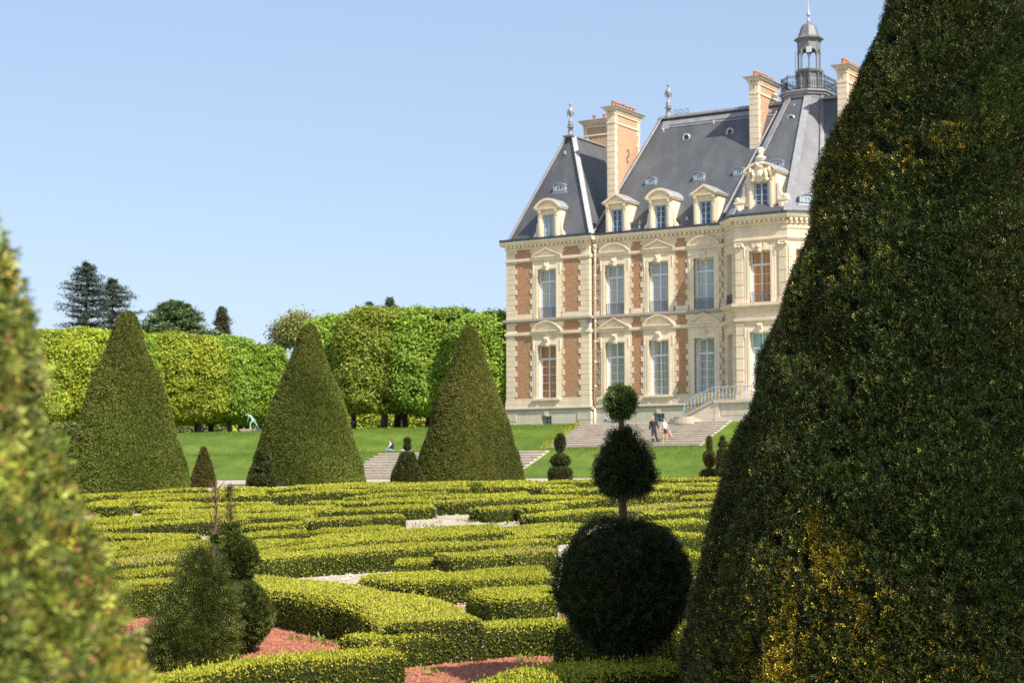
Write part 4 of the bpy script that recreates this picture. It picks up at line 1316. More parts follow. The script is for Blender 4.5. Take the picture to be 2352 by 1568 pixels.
GOLDC = np.array([.36, .29, .03])
def near_yew(name, label, prof, x, y, zb, n, needle, wd, Ls, seed, k=6, back=.3, amp=.05, gold=None, s=1.0, cols=None, keep=None, buds=.10, jit=.5, parent=None, core=.55, holes=1.0, hi=3.0):
    g = np.random.default_rng(seed)
    V, Q = revolve([(r * s, h * s) for r, h in prof], (x, y, zb), 110, 26, amp, seed, 5.5)
    cen = np.array([x, y, zb])
    rad = V - cen; rad[:, 2] *= .25
    V = V - unit(rad + 1e-9) * (.075 + .035 * np.clip(wob(V, 9, seed + 2), -.3, 1.2))[:, None] * min(1.0, s * 1.2)
    cols = cols or YEW
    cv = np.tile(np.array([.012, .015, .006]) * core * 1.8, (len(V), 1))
    P, Nn = sample(V, Q, int(n * 1.6), g, True, back)
    if keep is not None:
        kk = keep(P); P, Nn = P[kk], Nn[kk]
    hole = (wob(P, 8, seed + 9) > holes) | (wob(P, 30, seed + 12, 12) > .75)
    P, Nn = P[~hole][:n], Nn[~hole][:n]
    lump = wob(P, 11, seed + 5)
    P = P + Nn * (.035 * lump)[:, None]
    S = shoots(P, Nn, Ls, g, needle, wd, k, jit)
    base = mixcol(len(P), cols, YEW_W[:len(cols)], g, .5) * (1 + .22 * wob(P, 3, seed + 3))[:, None]
    if gold is not None:
        f = (gold(P)[:, None] > g.random((len(P), 1))) * (.6 + .4 * g.random((len(P), 1)))
        base = base * (1 - f) + np.array([.36, .29, .03]) * f
    nc = rep(base, 2 * k * 4)
    # random needles brightened as painted sun highlights, others darkened
    nn = len(nc) // 4
    t = np.repeat(g.random(len(P)), nn // len(P)) * .5 + g.random(nn) * .5
    fac = np.where(t > .68, hi, np.where(t < .42, .6, 1.0))[:, None] * np.array([[1.06, 1.0, .9]])
    nc = nc * rep(fac, 4)
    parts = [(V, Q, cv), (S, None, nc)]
    Pu, Nu = sample(V, Q, int(n * .8), g, True, .15)           # darker layer of needles deeper in
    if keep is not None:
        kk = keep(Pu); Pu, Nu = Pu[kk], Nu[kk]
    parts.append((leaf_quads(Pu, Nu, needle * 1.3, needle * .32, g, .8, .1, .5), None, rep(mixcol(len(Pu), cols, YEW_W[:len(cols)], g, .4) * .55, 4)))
    nb_ = int(len(P) * buds)
    if nb_:
        i = g.choice(len(P), nb_, replace=False)
        i = i[wob(P[i], 2.5, seed + 8) > -.2]
        Pb = np.repeat(P[i], 5, 0) + g.normal(size=(len(i) * 5, 3)) * Ls * .35 + np.repeat(Nn[i], 5, 0) * Ls * .5
        B = leaf_quads(Pb, np.repeat(Nn[i], 5, 0), needle * .32, needle * .2, g, .9, 0, .3)
        bc = mixcol(len(Pb), [(.34, .13, .05), (.26, .14, .06), (.40, .22, .10)], [3, 2, 1], g)
        parts.append((B, None, rep(bc, 4)))
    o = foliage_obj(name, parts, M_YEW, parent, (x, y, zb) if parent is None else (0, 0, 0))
    if label: tag(o, label, 'topiary')
    return o
# the great cone on the right
CX, CY = 2.83, 11.5
CZ = ground(CX, CY)
GOLD = []
for xd, yd, rx, rz_, a in ((1925, 1320, 35, 70, .9), (1860, 1430, 38, 60, 1.1), (1810, 1535, 42, 55, 1.1), (1960, 1280, 45, 25, .6), (1900, 1210, 14, 40, .8), (2100, 290, 80, 50, .30), (2240, 270, 80, 45, .28), (1980, 1380, 50, 50, .3)):
    q = ray(xd, yd); q = q / q[1] * 10.1
    GOLD.append((q[0], q[2], rx * 10.1 / F, rz_ * 10.1 / F, a * .75))
def gold_patch(P):
    # golden sport branches of the yew, as clumps on its near face
    s_ = sum(a * np.exp(-((P[:, 0] - x0) / rx) ** 2 - ((P[:, 2] - z0) / rz) ** 2) for x0, z0, rx, rz, a in GOLD)
    return np.clip(s_ * (P[:, 1] < CY) + .12 * np.clip(wob(P, 2.0, 77), 0, 1), 0, 1)
near_yew('yew_cone', 'huge dark clipped yew cone filling the right edge, with golden streaks', CONE2, CX, CY, CZ,
         100000, .031, .0050, .050, 41, 4, .10, .010, gold_patch, keep=lambda P: (P[:, 2] > CZ + .1) & (((P[:, 0] < 3.35) & (P[:, 2] < 3.6)) | (rng.random(len(P)) < .6)), buds=.07, holes=2.3)['group'] = 'tall clipped yew cones'
# the out of focus yew at the left edge
LX, LY = -1.85, 2.2
LZ = -2.2
near_yew('yew_cone', 'blurred sunlit yew cone close to the camera at the left edge', CONE3, LX, LY, LZ,
         34000, .026, .0058, .040, 43, 5, .02, .015, lambda P: np.clip(.04 + .30 * wob(P, 7, 5), 0, .5),
         cols=[(.12, .17, .03), (.18, .22, .035), (.25, .27, .06), (.06, .09, .02)], holes=1.9, keep=lambda P: (P[:, 2] > -1.0) & (P[:, 2] < .75) & (P[:, 0] > -1.9) & (P[:, 1] < 3.0), buds=.22, core=.9, hi=1.9)['group'] = 'tall clipped yew cones'

# dark tiered topiary in the shade of the great cone
bx, by = (1427 - 1176) / F * 13.5, 13.5
bz = ground(bx, by)
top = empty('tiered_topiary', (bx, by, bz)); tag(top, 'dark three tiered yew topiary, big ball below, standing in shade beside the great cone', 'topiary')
def tier(parent, prof, cx, cy, z, n, seed, needle=.025, wd=.0036, Ls=.04, k=6, amp=.02, jit=.7, cols=None, buds=.02, s=1.0, holes=1.3, name='tier', core=.5):
    g = np.random.default_rng(seed)
    V, Q = revolve([(r * s, h * s) for r, h in prof], (cx, cy, z), 64, 16, amp, seed, 7)
    cen = V.mean(0)
    V = cen + (V - cen) * (1 - .035 / max(.05, s * max(r for r, h in prof)))
    cv = np.tile(np.array([.012, .015, .006]) * core * 1.6, (len(V), 1))
    P, Nn = sample(V, Q, n, g, True, .6)
    hole = wob(P, 11, seed + 9) > holes
    P, Nn = P[~hole], Nn[~hole]
    P = P + Nn * (.03 * wob(P, 12, seed + 2))[:, None]
    S = shoots(P, Nn, Ls, g, needle, wd, k, jit)
    c = mixcol(len(P), cols or YEW, YEW_W[:len(cols or YEW)], g, .5)
    cc_n = rep(c, 8 * k); tq = rep(g.random(len(cc_n) // 4), 4)[:, None]
    cc_n = cc_n * np.where(tq > .8, 1.9, np.where(tq < .4, .7, 1.0))
    parts = [(V, Q, cv), (S, None, cc_n)]
    if buds:
        i = g.choice(len(P), int(len(P) * buds), replace=False)
        B = leaf_quads(np.repeat(P[i], 3, 0) + g.normal(size=(len(i) * 3, 3)) * .01, np.repeat(Nn[i], 3, 0), needle * .4, needle * .25, g, .9)
        parts.append((B, None, rep(mixcol(len(B) // 4, [(.36, .14, .05), (.25, .13, .05)], [1, 1], g), 4)))
    pw = parent.location if parent else Vector((0, 0, 0))
    ob = foliage_obj(name, parts, M_YEW, None, (0, 0, 0))
    if parent:
        me = ob.data
        me.transform(Matrix.Translation(-Vector(parent.location)))
        ob.parent = parent
    return ob
BALL = [(.02, 0), (.20, .035), (.35, .14), (.455, .31), (.50, .50), (.46, .69), (.36, .85), (.21, .955), (.03, .99)]
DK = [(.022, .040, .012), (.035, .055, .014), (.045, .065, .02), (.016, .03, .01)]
sc = 13.5 / F
def zpix(yd, D, x=0):   # height seen at a row of the photograph
    r = ray(1176, yd); return r[2] / r[1] * D
z0 = zpix(1500, by); z1 = zpix(1187, by)
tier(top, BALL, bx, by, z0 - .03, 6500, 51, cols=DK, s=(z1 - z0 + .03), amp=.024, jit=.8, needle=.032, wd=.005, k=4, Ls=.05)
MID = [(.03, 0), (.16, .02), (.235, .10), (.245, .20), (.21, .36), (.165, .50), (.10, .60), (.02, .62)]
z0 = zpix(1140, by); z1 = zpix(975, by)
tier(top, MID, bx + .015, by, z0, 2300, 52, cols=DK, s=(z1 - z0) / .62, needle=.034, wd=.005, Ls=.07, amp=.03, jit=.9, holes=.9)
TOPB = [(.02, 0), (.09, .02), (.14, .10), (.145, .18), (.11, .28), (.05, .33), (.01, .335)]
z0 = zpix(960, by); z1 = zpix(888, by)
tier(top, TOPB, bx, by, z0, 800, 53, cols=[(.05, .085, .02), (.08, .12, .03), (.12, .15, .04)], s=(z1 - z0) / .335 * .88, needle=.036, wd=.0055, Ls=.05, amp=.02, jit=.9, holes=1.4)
def trunk(parent, pts, rs, mat=M_BARK, name='trunk'):
    l = Vector(parent.location)
    return tube_np(name, [tuple(Vector(p) - l) for p in pts], rs, mat, parent)
trunk(top, [(bx, by, bz - .05), (bx, by, zpix(1300, by)), (bx + .01, by, zpix(1190, by)), (bx + .005, by, zpix(1130, by)), (bx, by, zpix(1000, by)), (bx, by, zpix(930, by))],
      [.05, .045, .032, .028, .022, .018], M_DBARK)

# the two young yews in the red bed on the left
SH = [(.055, .075, .013), (.09, .115, .018), (.15, .165, .03), (.028, .042, .010)]
h = hit(455, 1530); x, y, z = h
sh = empty('yew_shrub', (x, y, z)); tag(sh, 'shaggy unclipped yew with a bare leader, front one of the pair in the red gravel', 'shrub')
sc_y = y / F
tier(sh, [(.03, -.05), (.34, 0), (.36, .10), (.29, .30), (.215, .52), (.15, .74), (.08, .95), (.01, 1.08)], x, y, z, 5200, 61, cols=SH, needle=.034, wd=.006, Ls=.14, amp=.10, jit=.9, buds=.06, holes=1.0, s=290 * sc_y / 1.08, core=.8, name='crown')
zt = z + 290 * sc_y
lx = x + (490 - 455) * sc_y
trunk(sh, [(x, y, z), (lx - .03, y, zt - .3), (lx, y, zt), (lx + .01, y, zt + 60 * sc_y), (lx - .005, y, zt + 125 * sc_y)], [.03, .02, .014, .009, .004], M_DBARK)
tw = MB(); g = np.random.default_rng(62)
for i in range(34):
    t = g.random(); zz = zt + (-10 + 128 * t ** .8) * sc_y; a = g.random() * 6.28; L = (.13 if t < .4 else .08) * (.5 + g.random())
    p = np.array([lx, y, zz]) - np.array([x, y, z]); d = np.array([math.cos(a), math.sin(a), .5 + .5 * g.random()])
    tw.tube([tuple(p), tuple(p + d * L * .5), tuple(p + d * L + np.array([0, 0, .01]))], [.004, .003, .0015], 4)
tw.build('twig', M_DBARK, sh)
tier(sh, [(.01, 0), (.08, .02), (.09, .08), (.04, .16), (.005, .2)], lx, y, zpix(1255, y), 90, 63, cols=SH, needle=.022, Ls=.05, jit=1.0, core=.5, name='tuft')
h2 = hit(541, 1503); x, y, z = h2; sc_y = y / F
tp = empty('tiered_topiary', (x, y, z)); tag(tp, 'clipped tiered yew with a thin tufted leader, behind the shaggy one in the red gravel', 'topiary')
tier(tp, BALL, x, y, z + .0, 4600, 64, cols=SH, s=178 * sc_y, needle=.03, wd=.005, jit=.5, buds=.03, core=.8)
tier(tp, BALL, x - .02, y, zpix(1345, y), 2000, 65, cols=SH, s=110 * sc_y, needle=.03, wd=.005, jit=.6, buds=.05, core=.8)
tier(tp, [(.02, 0), (.12, .03), (.14, .07), (.03, .12)], x - 12 * sc_y, y, zpix(1226, y), 260, 66, cols=SH, s=1.0 * 25 * sc_y / .14, needle=.022, Ls=.035, jit=.9, core=.5)
lx = x - 15 * sc_y
trunk(tp, [(x, y, z), (x - .03, y, zpix(1260, y)), (lx, y, zpix(1215, y)), (lx, y, zpix(1160, y)), (lx + .01, y, zpix(1115, y))], [.03, .02, .013, .009, .004], M_DBARK)
for yd, s_ in ((1128, .7), (1150, 1.0), (1172, .5), (1190, .5)):
    tier(tp, [(.01, 0), (.035, .02), (.03, .06), (.005, .1)], lx + g.normal() * .015, y, zpix(yd, y), 34, 67 + yd, cols=SH, s=s_, needle=.022, Ls=.045, jit=1.1, core=.4, name='tuft')

# small topiaries along the far edge of the parterre
BR = [(.12, .105, .025), (.15, .12, .03), (.09, .09, .02), (.06, .065, .018)]
GR = [(.065, .070, .018), (.09, .09, .024), (.045, .055, .014), (.03, .038, .011)]
def small_topiary(label, xd, yd, tiers, cols, stem=True, seed=1):
    h = hit(xd, yd); x, y, z = h; s_ = y / F
    e = empty('small_topiary', (x, y, z)); tag(e, label, 'topiary', 'small topiaries along the far edge')
    for i, (w0, w1, zb, zt_, shape) in enumerate(tiers):    # half widths and heights in photo units above the base
        H = (zt_ - zb) * s_; a, b = w0 * s_, w1 * s_
        if shape == 'cone': prof = [(a * .9, 0), (a, H * .06), ((a * .55 + b * .45), H * .5), (b, H * .96), (b * .5, H)]
        elif shape == 'box': prof = [(a * .92, 0), (a, H * .15), (a, H * .75), (a * .8, H * .97), (.01, H)]
        else: prof = [(.01, 0), (a * .7, H * .12), (a, H * .45), (a * .85, H * .75), (a * .4, H * .96), (.01, H)]
        g = np.random.default_rng(seed + i)
        V, Q = revolve(prof, (x, y, z + zb * s_), 30, 8, .02, seed + i, 9, .6 if shape == 'box' else 0)
        n = int(2600 * H * (a + b) * 2 + 250)
        P, Nn = sample(V, Q, n, g)
        L = leaf_quads(P, Nn, .055, .02, g, .8, .3, .25)
        c = mixcol(len(P), cols, YEW_W, g, .5)
        o = foliage_obj('tier', [(V, Q, np.tile(np.array(cols[3]) * .4, (len(V), 1))), (L, None, rep(c, 4))], M_YEW, None)
        o.data.transform(Matrix.Translation(-Vector((x, y, z)))); o.parent = e
    if stem:
        tt = tiers[-1][3] * s_
        trunk(e, [(x, y, z), (x, y, z + tt * .5), (x, y, z + tt * .97)], [.04, .028, .012], M_BARK)
    return e
small_topiary('small rusty yew cone on the pale path between the left and middle tall cones', 467, 1119, [(30, 6, 0, 92, 'cone')], BR, seed=70)
small_topiary('small tiered yew with a round base, against the foot of the middle tall cone', 604, 1124, [(37, 20, 0, 40, 'ball'), (22, 12, 38, 64, 'ball'), (15, 5, 62, 95, 'ball')], GR, seed=74)
small_topiary('flat topped yew pyramid with two balls, at the foot of the right tall cone', 935, 1111, [(38, 15, 0, 73, 'cone'), (9, 9, 77, 93, 'ball'), (7, 7, 92, 105, 'ball')], GR, seed=78)
small_topiary('small tiered yew with a drum base, in front of the upper steps', 1287, 1106, [(29, 29, 0, 32, 'box'), (22, 22, 33, 63, 'ball'), (12, 10, 66, 108, 'ball')], GR, seed=82)
small_topiary('thin three tiered yew, left one of the pair at the great cone edge', 1630, 1099, [(24, 24, 0, 22, 'ball'), (14, 12, 25, 66, 'ball'), (7, 6, 64, 98, 'ball')], BR, seed=86)
small_topiary('small yew pyramid with two balls, right one of the pair at the great cone edge', 1661, 1099, [(21, 10, 0, 68, 'cone'), (10, 10, 71, 87, 'ball'), (6, 6, 86, 98, 'ball')], GR, seed=90)

# ------------------------------------------------------------------ box hedges of the parterre
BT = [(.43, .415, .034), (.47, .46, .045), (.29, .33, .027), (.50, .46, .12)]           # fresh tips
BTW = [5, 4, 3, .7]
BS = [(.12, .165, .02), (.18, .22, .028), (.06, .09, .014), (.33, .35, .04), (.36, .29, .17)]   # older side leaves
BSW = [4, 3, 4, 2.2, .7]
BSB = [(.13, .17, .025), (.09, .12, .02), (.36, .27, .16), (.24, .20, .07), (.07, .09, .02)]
def crop(o, s, pts):
    return [((o[0] + x / s) / 1.63265, (o[1] + y / s) / 1.63265) for x, y in pts]
S1 = lambda p: crop((380, 1780), 2.94, p)
S2 = lambda p: crop((1180, 1780), 2.94, p)
S3 = lambda p: crop((1980, 1760), 2.94, p)
S4 = lambda p: crop((480, 2140), 2.94, p)
S5 = lambda p: crop((1280, 2000), 1.4933, p)
FL = lambda p: crop((0, 0), 1, p)
hedge_no = 0
def hedge(pts, wd=.7, H=.34, label=None, browned=0.0, tip=1.0):
    """pts: front top edge seen in the photograph, left to right"""
    global hedge_no
    hedge_no += 1
    D0 = hit(*pts[len(pts) // 2])[1]
    H = H * float(np.interp(D0, [10, 24, 33, 45], [.60, .60, .48, .50]))
    wd = wd * float(np.interp(D0, [10, 20, 40], [.95, .85, .9]))
    g = np.random.default_rng(1000 + hedge_no)
    P = []
    for p in pts:
        q = hit(p[0], p[1], H)
        P.append((q[0], q[1]))
    P = np.array(P)
    # resample
    seg = np.linalg.norm(np.diff(P, axis=0), axis=1); cum = np.concatenate([[0], np.cumsum(seg)])
    L = cum[-1]; n = max(4, int(L / .22))
    t = np.linspace(0, L, n)
    X = np.interp(t, cum, P[:, 0]); Y = np.interp(t, cum, P[:, 1])
    for _ in range(2):
        X[1:-1] = (X[:-2] + 2 * X[1:-1] + X[2:]) / 4; Y[1:-1] = (Y[:-2] + 2 * Y[1:-1] + Y[2:]) / 4
    dx = np.gradient(X); dy = np.gradient(Y); ln = np.hypot(dx, dy) + 1e-9
    nx, ny = -dy / ln, dx / ln                     # towards the back (left of travel)
    # cross section from front foot over the top to the back foot
    cs = [(-.02, -.05), (-.01, .4), (0, .82), (.05, .97), (.14, 1.0), (.38, 1.0), (.62, 1.0), (.86, 1.0), (.95, .97), (1.0, .82), (1.01, .4), (1.02, -.05)]
    V = []
    for i in range(n):
        for a, h_ in cs:
            x = X[i] + nx[i] * wd * a; y = Y[i] + ny[i] * wd * a
            V.append((x, y, 0, h_))
    V = np.array(V); uwv = (V[:, 0] - A[0]) * W[0] + (V[:, 1] - A[1]) * W[1]
    z = ground_w(uwv) + V[:, 3] * H
    V = np.stack([V[:, 0], V[:, 1], z], 1)
    m = len(cs)
    lat = wob(V, 4.5, 50 + hedge_no); ver = wob(V, 3.2, 90 + hedge_no)
    V[:, 0] += np.repeat(nx, m) * lat * .035; V[:, 1] += np.repeat(ny, m) * lat * .035; V[:, 2] += ver * .024
    j, k = np.meshgrid(np.arange(n - 1), np.arange(m - 1), indexing='ij')
    Q = np.stack([j * m + k, (j + 1) * m + k, (j + 1) * m + k + 1, j * m + k + 1], -1).reshape(-1, 4)
    for e0, e1 in ((0, 1), (n - 1, -1)):             # caps
        b = e0 * m
        for k2 in range(m // 2 - 1):
            q = [b + k2, b + k2 + 1, b + m - 2 - k2, b + m - 1 - k2]
            Q = np.vstack([Q, q if e1 > 0 else q[::-1]])
    D = float(np.median(Y))
    lf = max(.0205, D * .00110) * (1.0 if D < 22 else .95)
    area = L * (wd + 2 * H)
    dens = min(6000, 1.25 / (lf * lf * .55))
    cnt = int(min(area * dens, 130000))
    Pp, Nn = sample(V, Q, cnt, g, True, .45)
    # keep off degenerate normals, orient outward
    c0 = np.array([V[:, 0].mean(), V[:, 1].mean()])
    flip = (Nn[:, 2] < -.5)
    Nn[flip] *= -1
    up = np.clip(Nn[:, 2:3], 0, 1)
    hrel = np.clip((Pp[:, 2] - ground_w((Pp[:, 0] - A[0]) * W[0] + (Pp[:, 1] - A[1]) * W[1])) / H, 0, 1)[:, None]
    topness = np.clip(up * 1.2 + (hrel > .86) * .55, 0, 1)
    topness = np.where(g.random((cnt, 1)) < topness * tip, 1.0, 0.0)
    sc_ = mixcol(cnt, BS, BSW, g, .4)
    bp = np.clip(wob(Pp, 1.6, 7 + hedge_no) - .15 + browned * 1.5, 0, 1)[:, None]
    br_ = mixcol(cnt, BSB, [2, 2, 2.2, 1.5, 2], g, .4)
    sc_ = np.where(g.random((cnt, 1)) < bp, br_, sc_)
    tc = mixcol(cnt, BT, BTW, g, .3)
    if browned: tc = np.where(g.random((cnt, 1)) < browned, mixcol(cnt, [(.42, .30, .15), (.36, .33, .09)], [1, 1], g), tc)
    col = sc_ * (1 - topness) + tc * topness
    col *= (1 + .16 * wob(Pp, 2.3, 4))[:, None]
    Pp = Pp + Nn * (g.random((cnt, 1)) * lf * .9)
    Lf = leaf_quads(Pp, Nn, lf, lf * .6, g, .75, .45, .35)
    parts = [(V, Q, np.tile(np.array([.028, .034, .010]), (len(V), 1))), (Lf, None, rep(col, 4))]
    # unclipped shoots standing up from the top
    if D < 26:
        k3 = int(L * wd * (110 if D < 14.5 else 16))
        i = np.nonzero(Nn[:, 2] > .6)[0]
        if len(i) and k3:
            i = g.choice(i, k3)
            for q in range(6):
                Pq = Pp[i] + np.array([0, 0, 1]) * (.012 * q) + g.normal(size=(k3, 3)) * .008
                parts.append((leaf_quads(Pq, np.tile([0, 0, 1.0], (k3, 1)) + g.normal(size=(k3, 3)) * .6, lf * .95, lf * .5, g, .4, .3, .1), None,
                              rep(mixcol(k3, BT, BTW, g, .3) * 1.05, 4)))
    o = foliage_obj('box_hedge', parts, M_BOX, None, (X[0], Y[0], float(z.min())))
    tag(o, label, 'hedge', 'low box hedges of the parterre')
    return o
ORD = ['front', 'second', 'third', 'fourth', 'fifth', 'sixth', 'seventh', 'eighth', 'ninth', 'tenth', 'eleventh', 'twelfth']
H_ = []
def hd(pts, wd=.7, H=.34, label='', **k): H_.append((pts, wd, H, label, k))
# far rows, left part
hd(S1([(-700, 330), (-120, 262), (0, 240), (480, 210), (1000, 180), (1180, 172)]), .8, .3, 'box hedge at the foot of the leftmost tall cone, farthest row on the left')
hd(S1([(1180, 172), (1640, 168), (2000, 165)]), .8, .3, 'box hedge on the far edge, before the small tiered yew and middle cone')
hd(S1([(300, 262), (840, 235), (1500, 214), (1830, 200)]), .8, .3, 'second box hedge from the far edge, left of the middle cone')
hd(S1([(-700, 420), (-100, 345), (180, 318), (720, 275), (1150, 252), (1560, 240), (1850, 215)]), .9, .34, 'third box hedge from the far edge on the left, running past the bare leader')
hd(S1([(1555, 246), (1860, 232)]), .7, .42, 'short squared box hedge just left of the dark ended block')
hd(S1([(1965, 232), (2352, 214)]) + S2([(560, 200)]), .8, .50, 'tall squared box block with a dark left end, below the middle cone')
hd(S1([(180, 352), (370, 332)]), .7, .45, 'short box block beside the small pale gravel gap on the far left')
hd(S1([(370, 340), (620, 345), (840, 372), (1300, 350), (1900, 322)]), .9, .32, 'box hedge running right from the small gravel gap on the far left')
hd(S1([(420, 430), (1080, 432), (1400, 400), (2000, 380), (2352, 385)]), .9, .30, 'box hedge two rows behind the white gravel gap of the tufted leader')
hd(S1([(-700, 640), (-150, 560), (100, 520), (420, 500), (1080, 466), (1480, 455)]), 1.0, .32, 'long box hedge on the left behind the dark faced one')
hd(S1([(1460, 462), (2000, 440), (2352, 430)]), .8, .32, 'box hedge right of the tufted leader, level with its trunk')
hd(S1([(560, 562), (840, 548), (1160, 532), (1520, 522)]), .9, .44, 'dark faced box hedge left of the tufted leader')
hd(S1([(1540, 490), (2000, 474), (2352, 460)]), .9, .36, 'box hedge right behind the narrow gravel gap with dry twigs')
hd(S1([(1550, 600), (1900, 588), (2160, 580)]), .9, .44, 'squared box block left of the narrow gravel gap')
hd(S1([(-100, 610), (200, 590), (560, 575)]), .9, .32, 'box hedge on the left, ending at the dark faced hedge')
hd(S1([(-600, 740), (-100, 700), (300, 690), (810, 715), (1080, 690)]), 1.0, .30, 'box hedge below the white gravel patch, left of the clipped tiered yew')
hd(S1([(1550, 708), (1900, 672), (2352, 632)]), .9, .30, 'box hedge right of the clipped tiered yew, just below the squared block')
hd(S1([(-600, 880), (-100, 830), (400, 790), (1060, 760), (1560, 735)]), 1.0, .28, 'thin box hedge on the left behind the grey brown one')
hd(S1([(1580, 822), (2000, 782), (2352, 742)]), 1.0, .30, 'box hedge right of the clipped tiered yew, second below the squared block')
hd(S1([(180, 905), (600, 868), (1100, 812), (1560, 790)]), .9, .30, 'box hedge on the left, directly behind the grey brown one')
hd(S1([(-600, 1080), (120, 1000), (270, 980), (600, 940), (980, 886), (1500, 850)]), .8, .34, 'grey brown leafed box hedge at left behind the shaggy yew', browned=.45)
hd(S1([(1640, 930), (2000, 870), (2352, 808)]), .8, .30, 'box hedge right of the clipped tiered yew, behind the long dark faced hedge')
hd(S1([(250, 1110), (600, 1080), (900, 1050)]), .9, .30, 'box hedge directly behind the left part of the ring, beside the shaggy yew')
# middle
hd(S2([(-60, 140), (600, 112), (1050, 108), (1500, 102), (2352, 96)]), .8, .30, 'far edge box hedge in front of the right tall cone')
hd(S2([(-60, 168), (300, 155), (1050, 132), (1500, 122), (2352, 116)]), .8, .30, 'second box hedge from the far edge, below the right tall cone')
hd(S2([(555, 190), (1150, 166), (1700, 150)]), .8, .42, 'box hedge with a tall face ending at the small dome bush')
hd(S2([(1850, 146), (2352, 140)]) + S3([(350, 198)]), .8, .42, 'box hedge starting right of the small dome bush')
hd(S2([(600, 262), (820, 240), (1480, 218)]), .8, .30, 'box hedge directly below the small dome bush row')
hd(S2([(1500, 240), (2000, 225), (2352, 212)]), .8, .28, 'box hedge passing under the small dome bush')
hd(S2([(640, 292), (1480, 258), (2352, 232)]), .8, .30, 'box hedge in the middle, two rows above the large gravel clearing')
hd(S2([(-60, 330), (310, 318)]), .7, .34, 'short box hedge left of the middle, behind the twiggy gap')
hd(S2([(320, 332), (1300, 305)]), .8, .34, 'box hedge behind the squared block that borders the large clearing')
hd(S2([(1340, 318), (1690, 306)]), .7, .46, 'box hedge with bare brown stems at the back of the large clearing', browned=.15)
hd(S2([(1695, 310), (2352, 262)]) + S3([(600, 300)]), .8, .44, 'long box hedge at the back right of the large clearing')
hd(S2([(190, 406), (680, 388), (1325, 362)]), .9, .42, 'squared box block reaching into the large clearing from the left')
hd(S2([(-40, 415), (188, 410)]), .8, .36, 'small box hedge left of the squared block by the clearing')
hd(S2([(1945, 388), (2330, 362)]), .9, .46, 'squared box block on the right side of the large clearing')
hd(S2([(525, 494), (1003, 468)]), .9, .36, 'small squared box block at the left corner of the large clearing')
hd(S2([(-100, 525), (0, 515), (500, 505)]), .9, .42, 'box block with a grey right end beside the narrow gravel gap', browned=.12)
hd(S2([(-60, 640), (340, 632), (1000, 590)]), 1.0, .28, 'box hedge ending at the near left corner of the large clearing')
hd(S2([(-60, 700), (400, 690), (1000, 662)]), .8, .26, 'low box hedge just nearer than the near left corner of the clearing')
hd(S2([(-60, 760), (700, 708), (1040, 690)]), .8, .24, 'low box hedge left of the broad one, second row nearer than the clearing')
hd(S2([(-60, 822), (480, 768), (1060, 712)]), .9, .40, 'dark faced box hedge leading from the left into the broad hedge')
hd(S2([(1060, 712), (1650, 656), (2200, 630)]), 2.1, .40, 'broad box hedge along the near side of the large gravel clearing')
hd(S2([(2200, 700), (2352, 690)]) + S3([(650, 700)]), 1.2, .26, 'box hedge left behind the big shaded ball')
hd(S1([(1815, 950), (2100, 920)]) + S2([(0, 893), (500, 868), (1000, 832), (1600, 805), (2352, 765)]) + S3([(330, 800)]), .85, .46, 'long tall box hedge with a grey brown face, sweeping across the middle', browned=.10)
hd(S2([(880, 988), (1540, 966)]), .8, .30, 'small box hedge behind the split hedge, left of the squared block')
hd(S2([(1555, 940), (2140, 898)]), .9, .46, 'squared box block just behind the small gravel square')
hd(S2([(2235, 885), (2352, 875)]) + S3([(0, 910), (340, 900)]), .9, .50, 'bronze leafed box block beside the big shaded ball', browned=.35)
hd(S5([(95, 235), (190, 262), (430, 268), (560, 268), (700, 268), (850, 246), (1180, 232)]), 1.15, .42, 'broad box hedge curling round behind the ring hedge')
hd(S5([(700, 318), (770, 345), (930, 366), (1195, 338)]), 1.1, .44, 'rounded box hedge left of the big shaded ball')
# right part
hd(S3([(-100, 160), (700, 148), (1400, 118), (2140, 110)]), .8, .28, 'far edge box hedge on the right, beside the gravel path')
hd(S3([(800, 190), (1380, 192), (1800, 180), (2100, 172)]), .8, .30, 'second box hedge from the far edge on the right')
hd(S3([(350, 250), (760, 228), (2100, 225)]), .9, .28, 'third box hedge from the far edge on the right')
hd(S3([(580, 325), (1010, 330), (1300, 300), (1680, 270)]), .9, .42, 'box hedge behind the thin trunk of the shaded topiary')
hd(S3([(1685, 300), (1900, 312), (2100, 318)]), 1.0, .42, 'dark faced box hedge by the great cone, far side')
hd(S3([(-20, 442), (260, 430), (445, 402)]), .9, .46, 'squared box block, nearer of the pair right of the large clearing')
hd(S3([(440, 385), (755, 358)]), .8, .40, 'squared box block, right one behind the shaded topiary')
hd(S3([(268, 520), (620, 490), (1000, 470)]), 1.0, .38, 'box hedge at the right end of the large clearing')
hd(S3([(1080, 452), (1450, 420), (2080, 388)]), .7, .34, 'brownish box hedge behind the trunk, reaching the great cone', browned=.4)
hd(S3([(1300, 505), (2050, 478)]), .9, .28, 'box hedge right of the trunk below the brownish one')
hd(S3([(1450, 618), (2000, 590)]), .9, .42, 'dark faced box hedge right behind the big shaded ball')
hd(S3([(-100, 700), (200, 665), (650, 615)]), 1.0, .30, 'box hedge touching the upper left of the big shaded ball')
hd(S3([(1600, 760), (1960, 730)]), 1.0, .46, 'box hedge between the shaded ball and the great cone, farther one')
hd(S3([(1700, 960), (1960, 945)]), 1.2, .40, 'box hedge between the shaded ball and the great cone, nearer one')
hd(FL([(2420, 2240), (2700, 2205)]), 1.0, .45, 'box hedge hidden mostly by the shaded ball, reaching the great cone')
hd(FL([(2300, 2375), (2640, 2330)]), .9, .60, 'box hedge right behind the foot of the shaded ball')
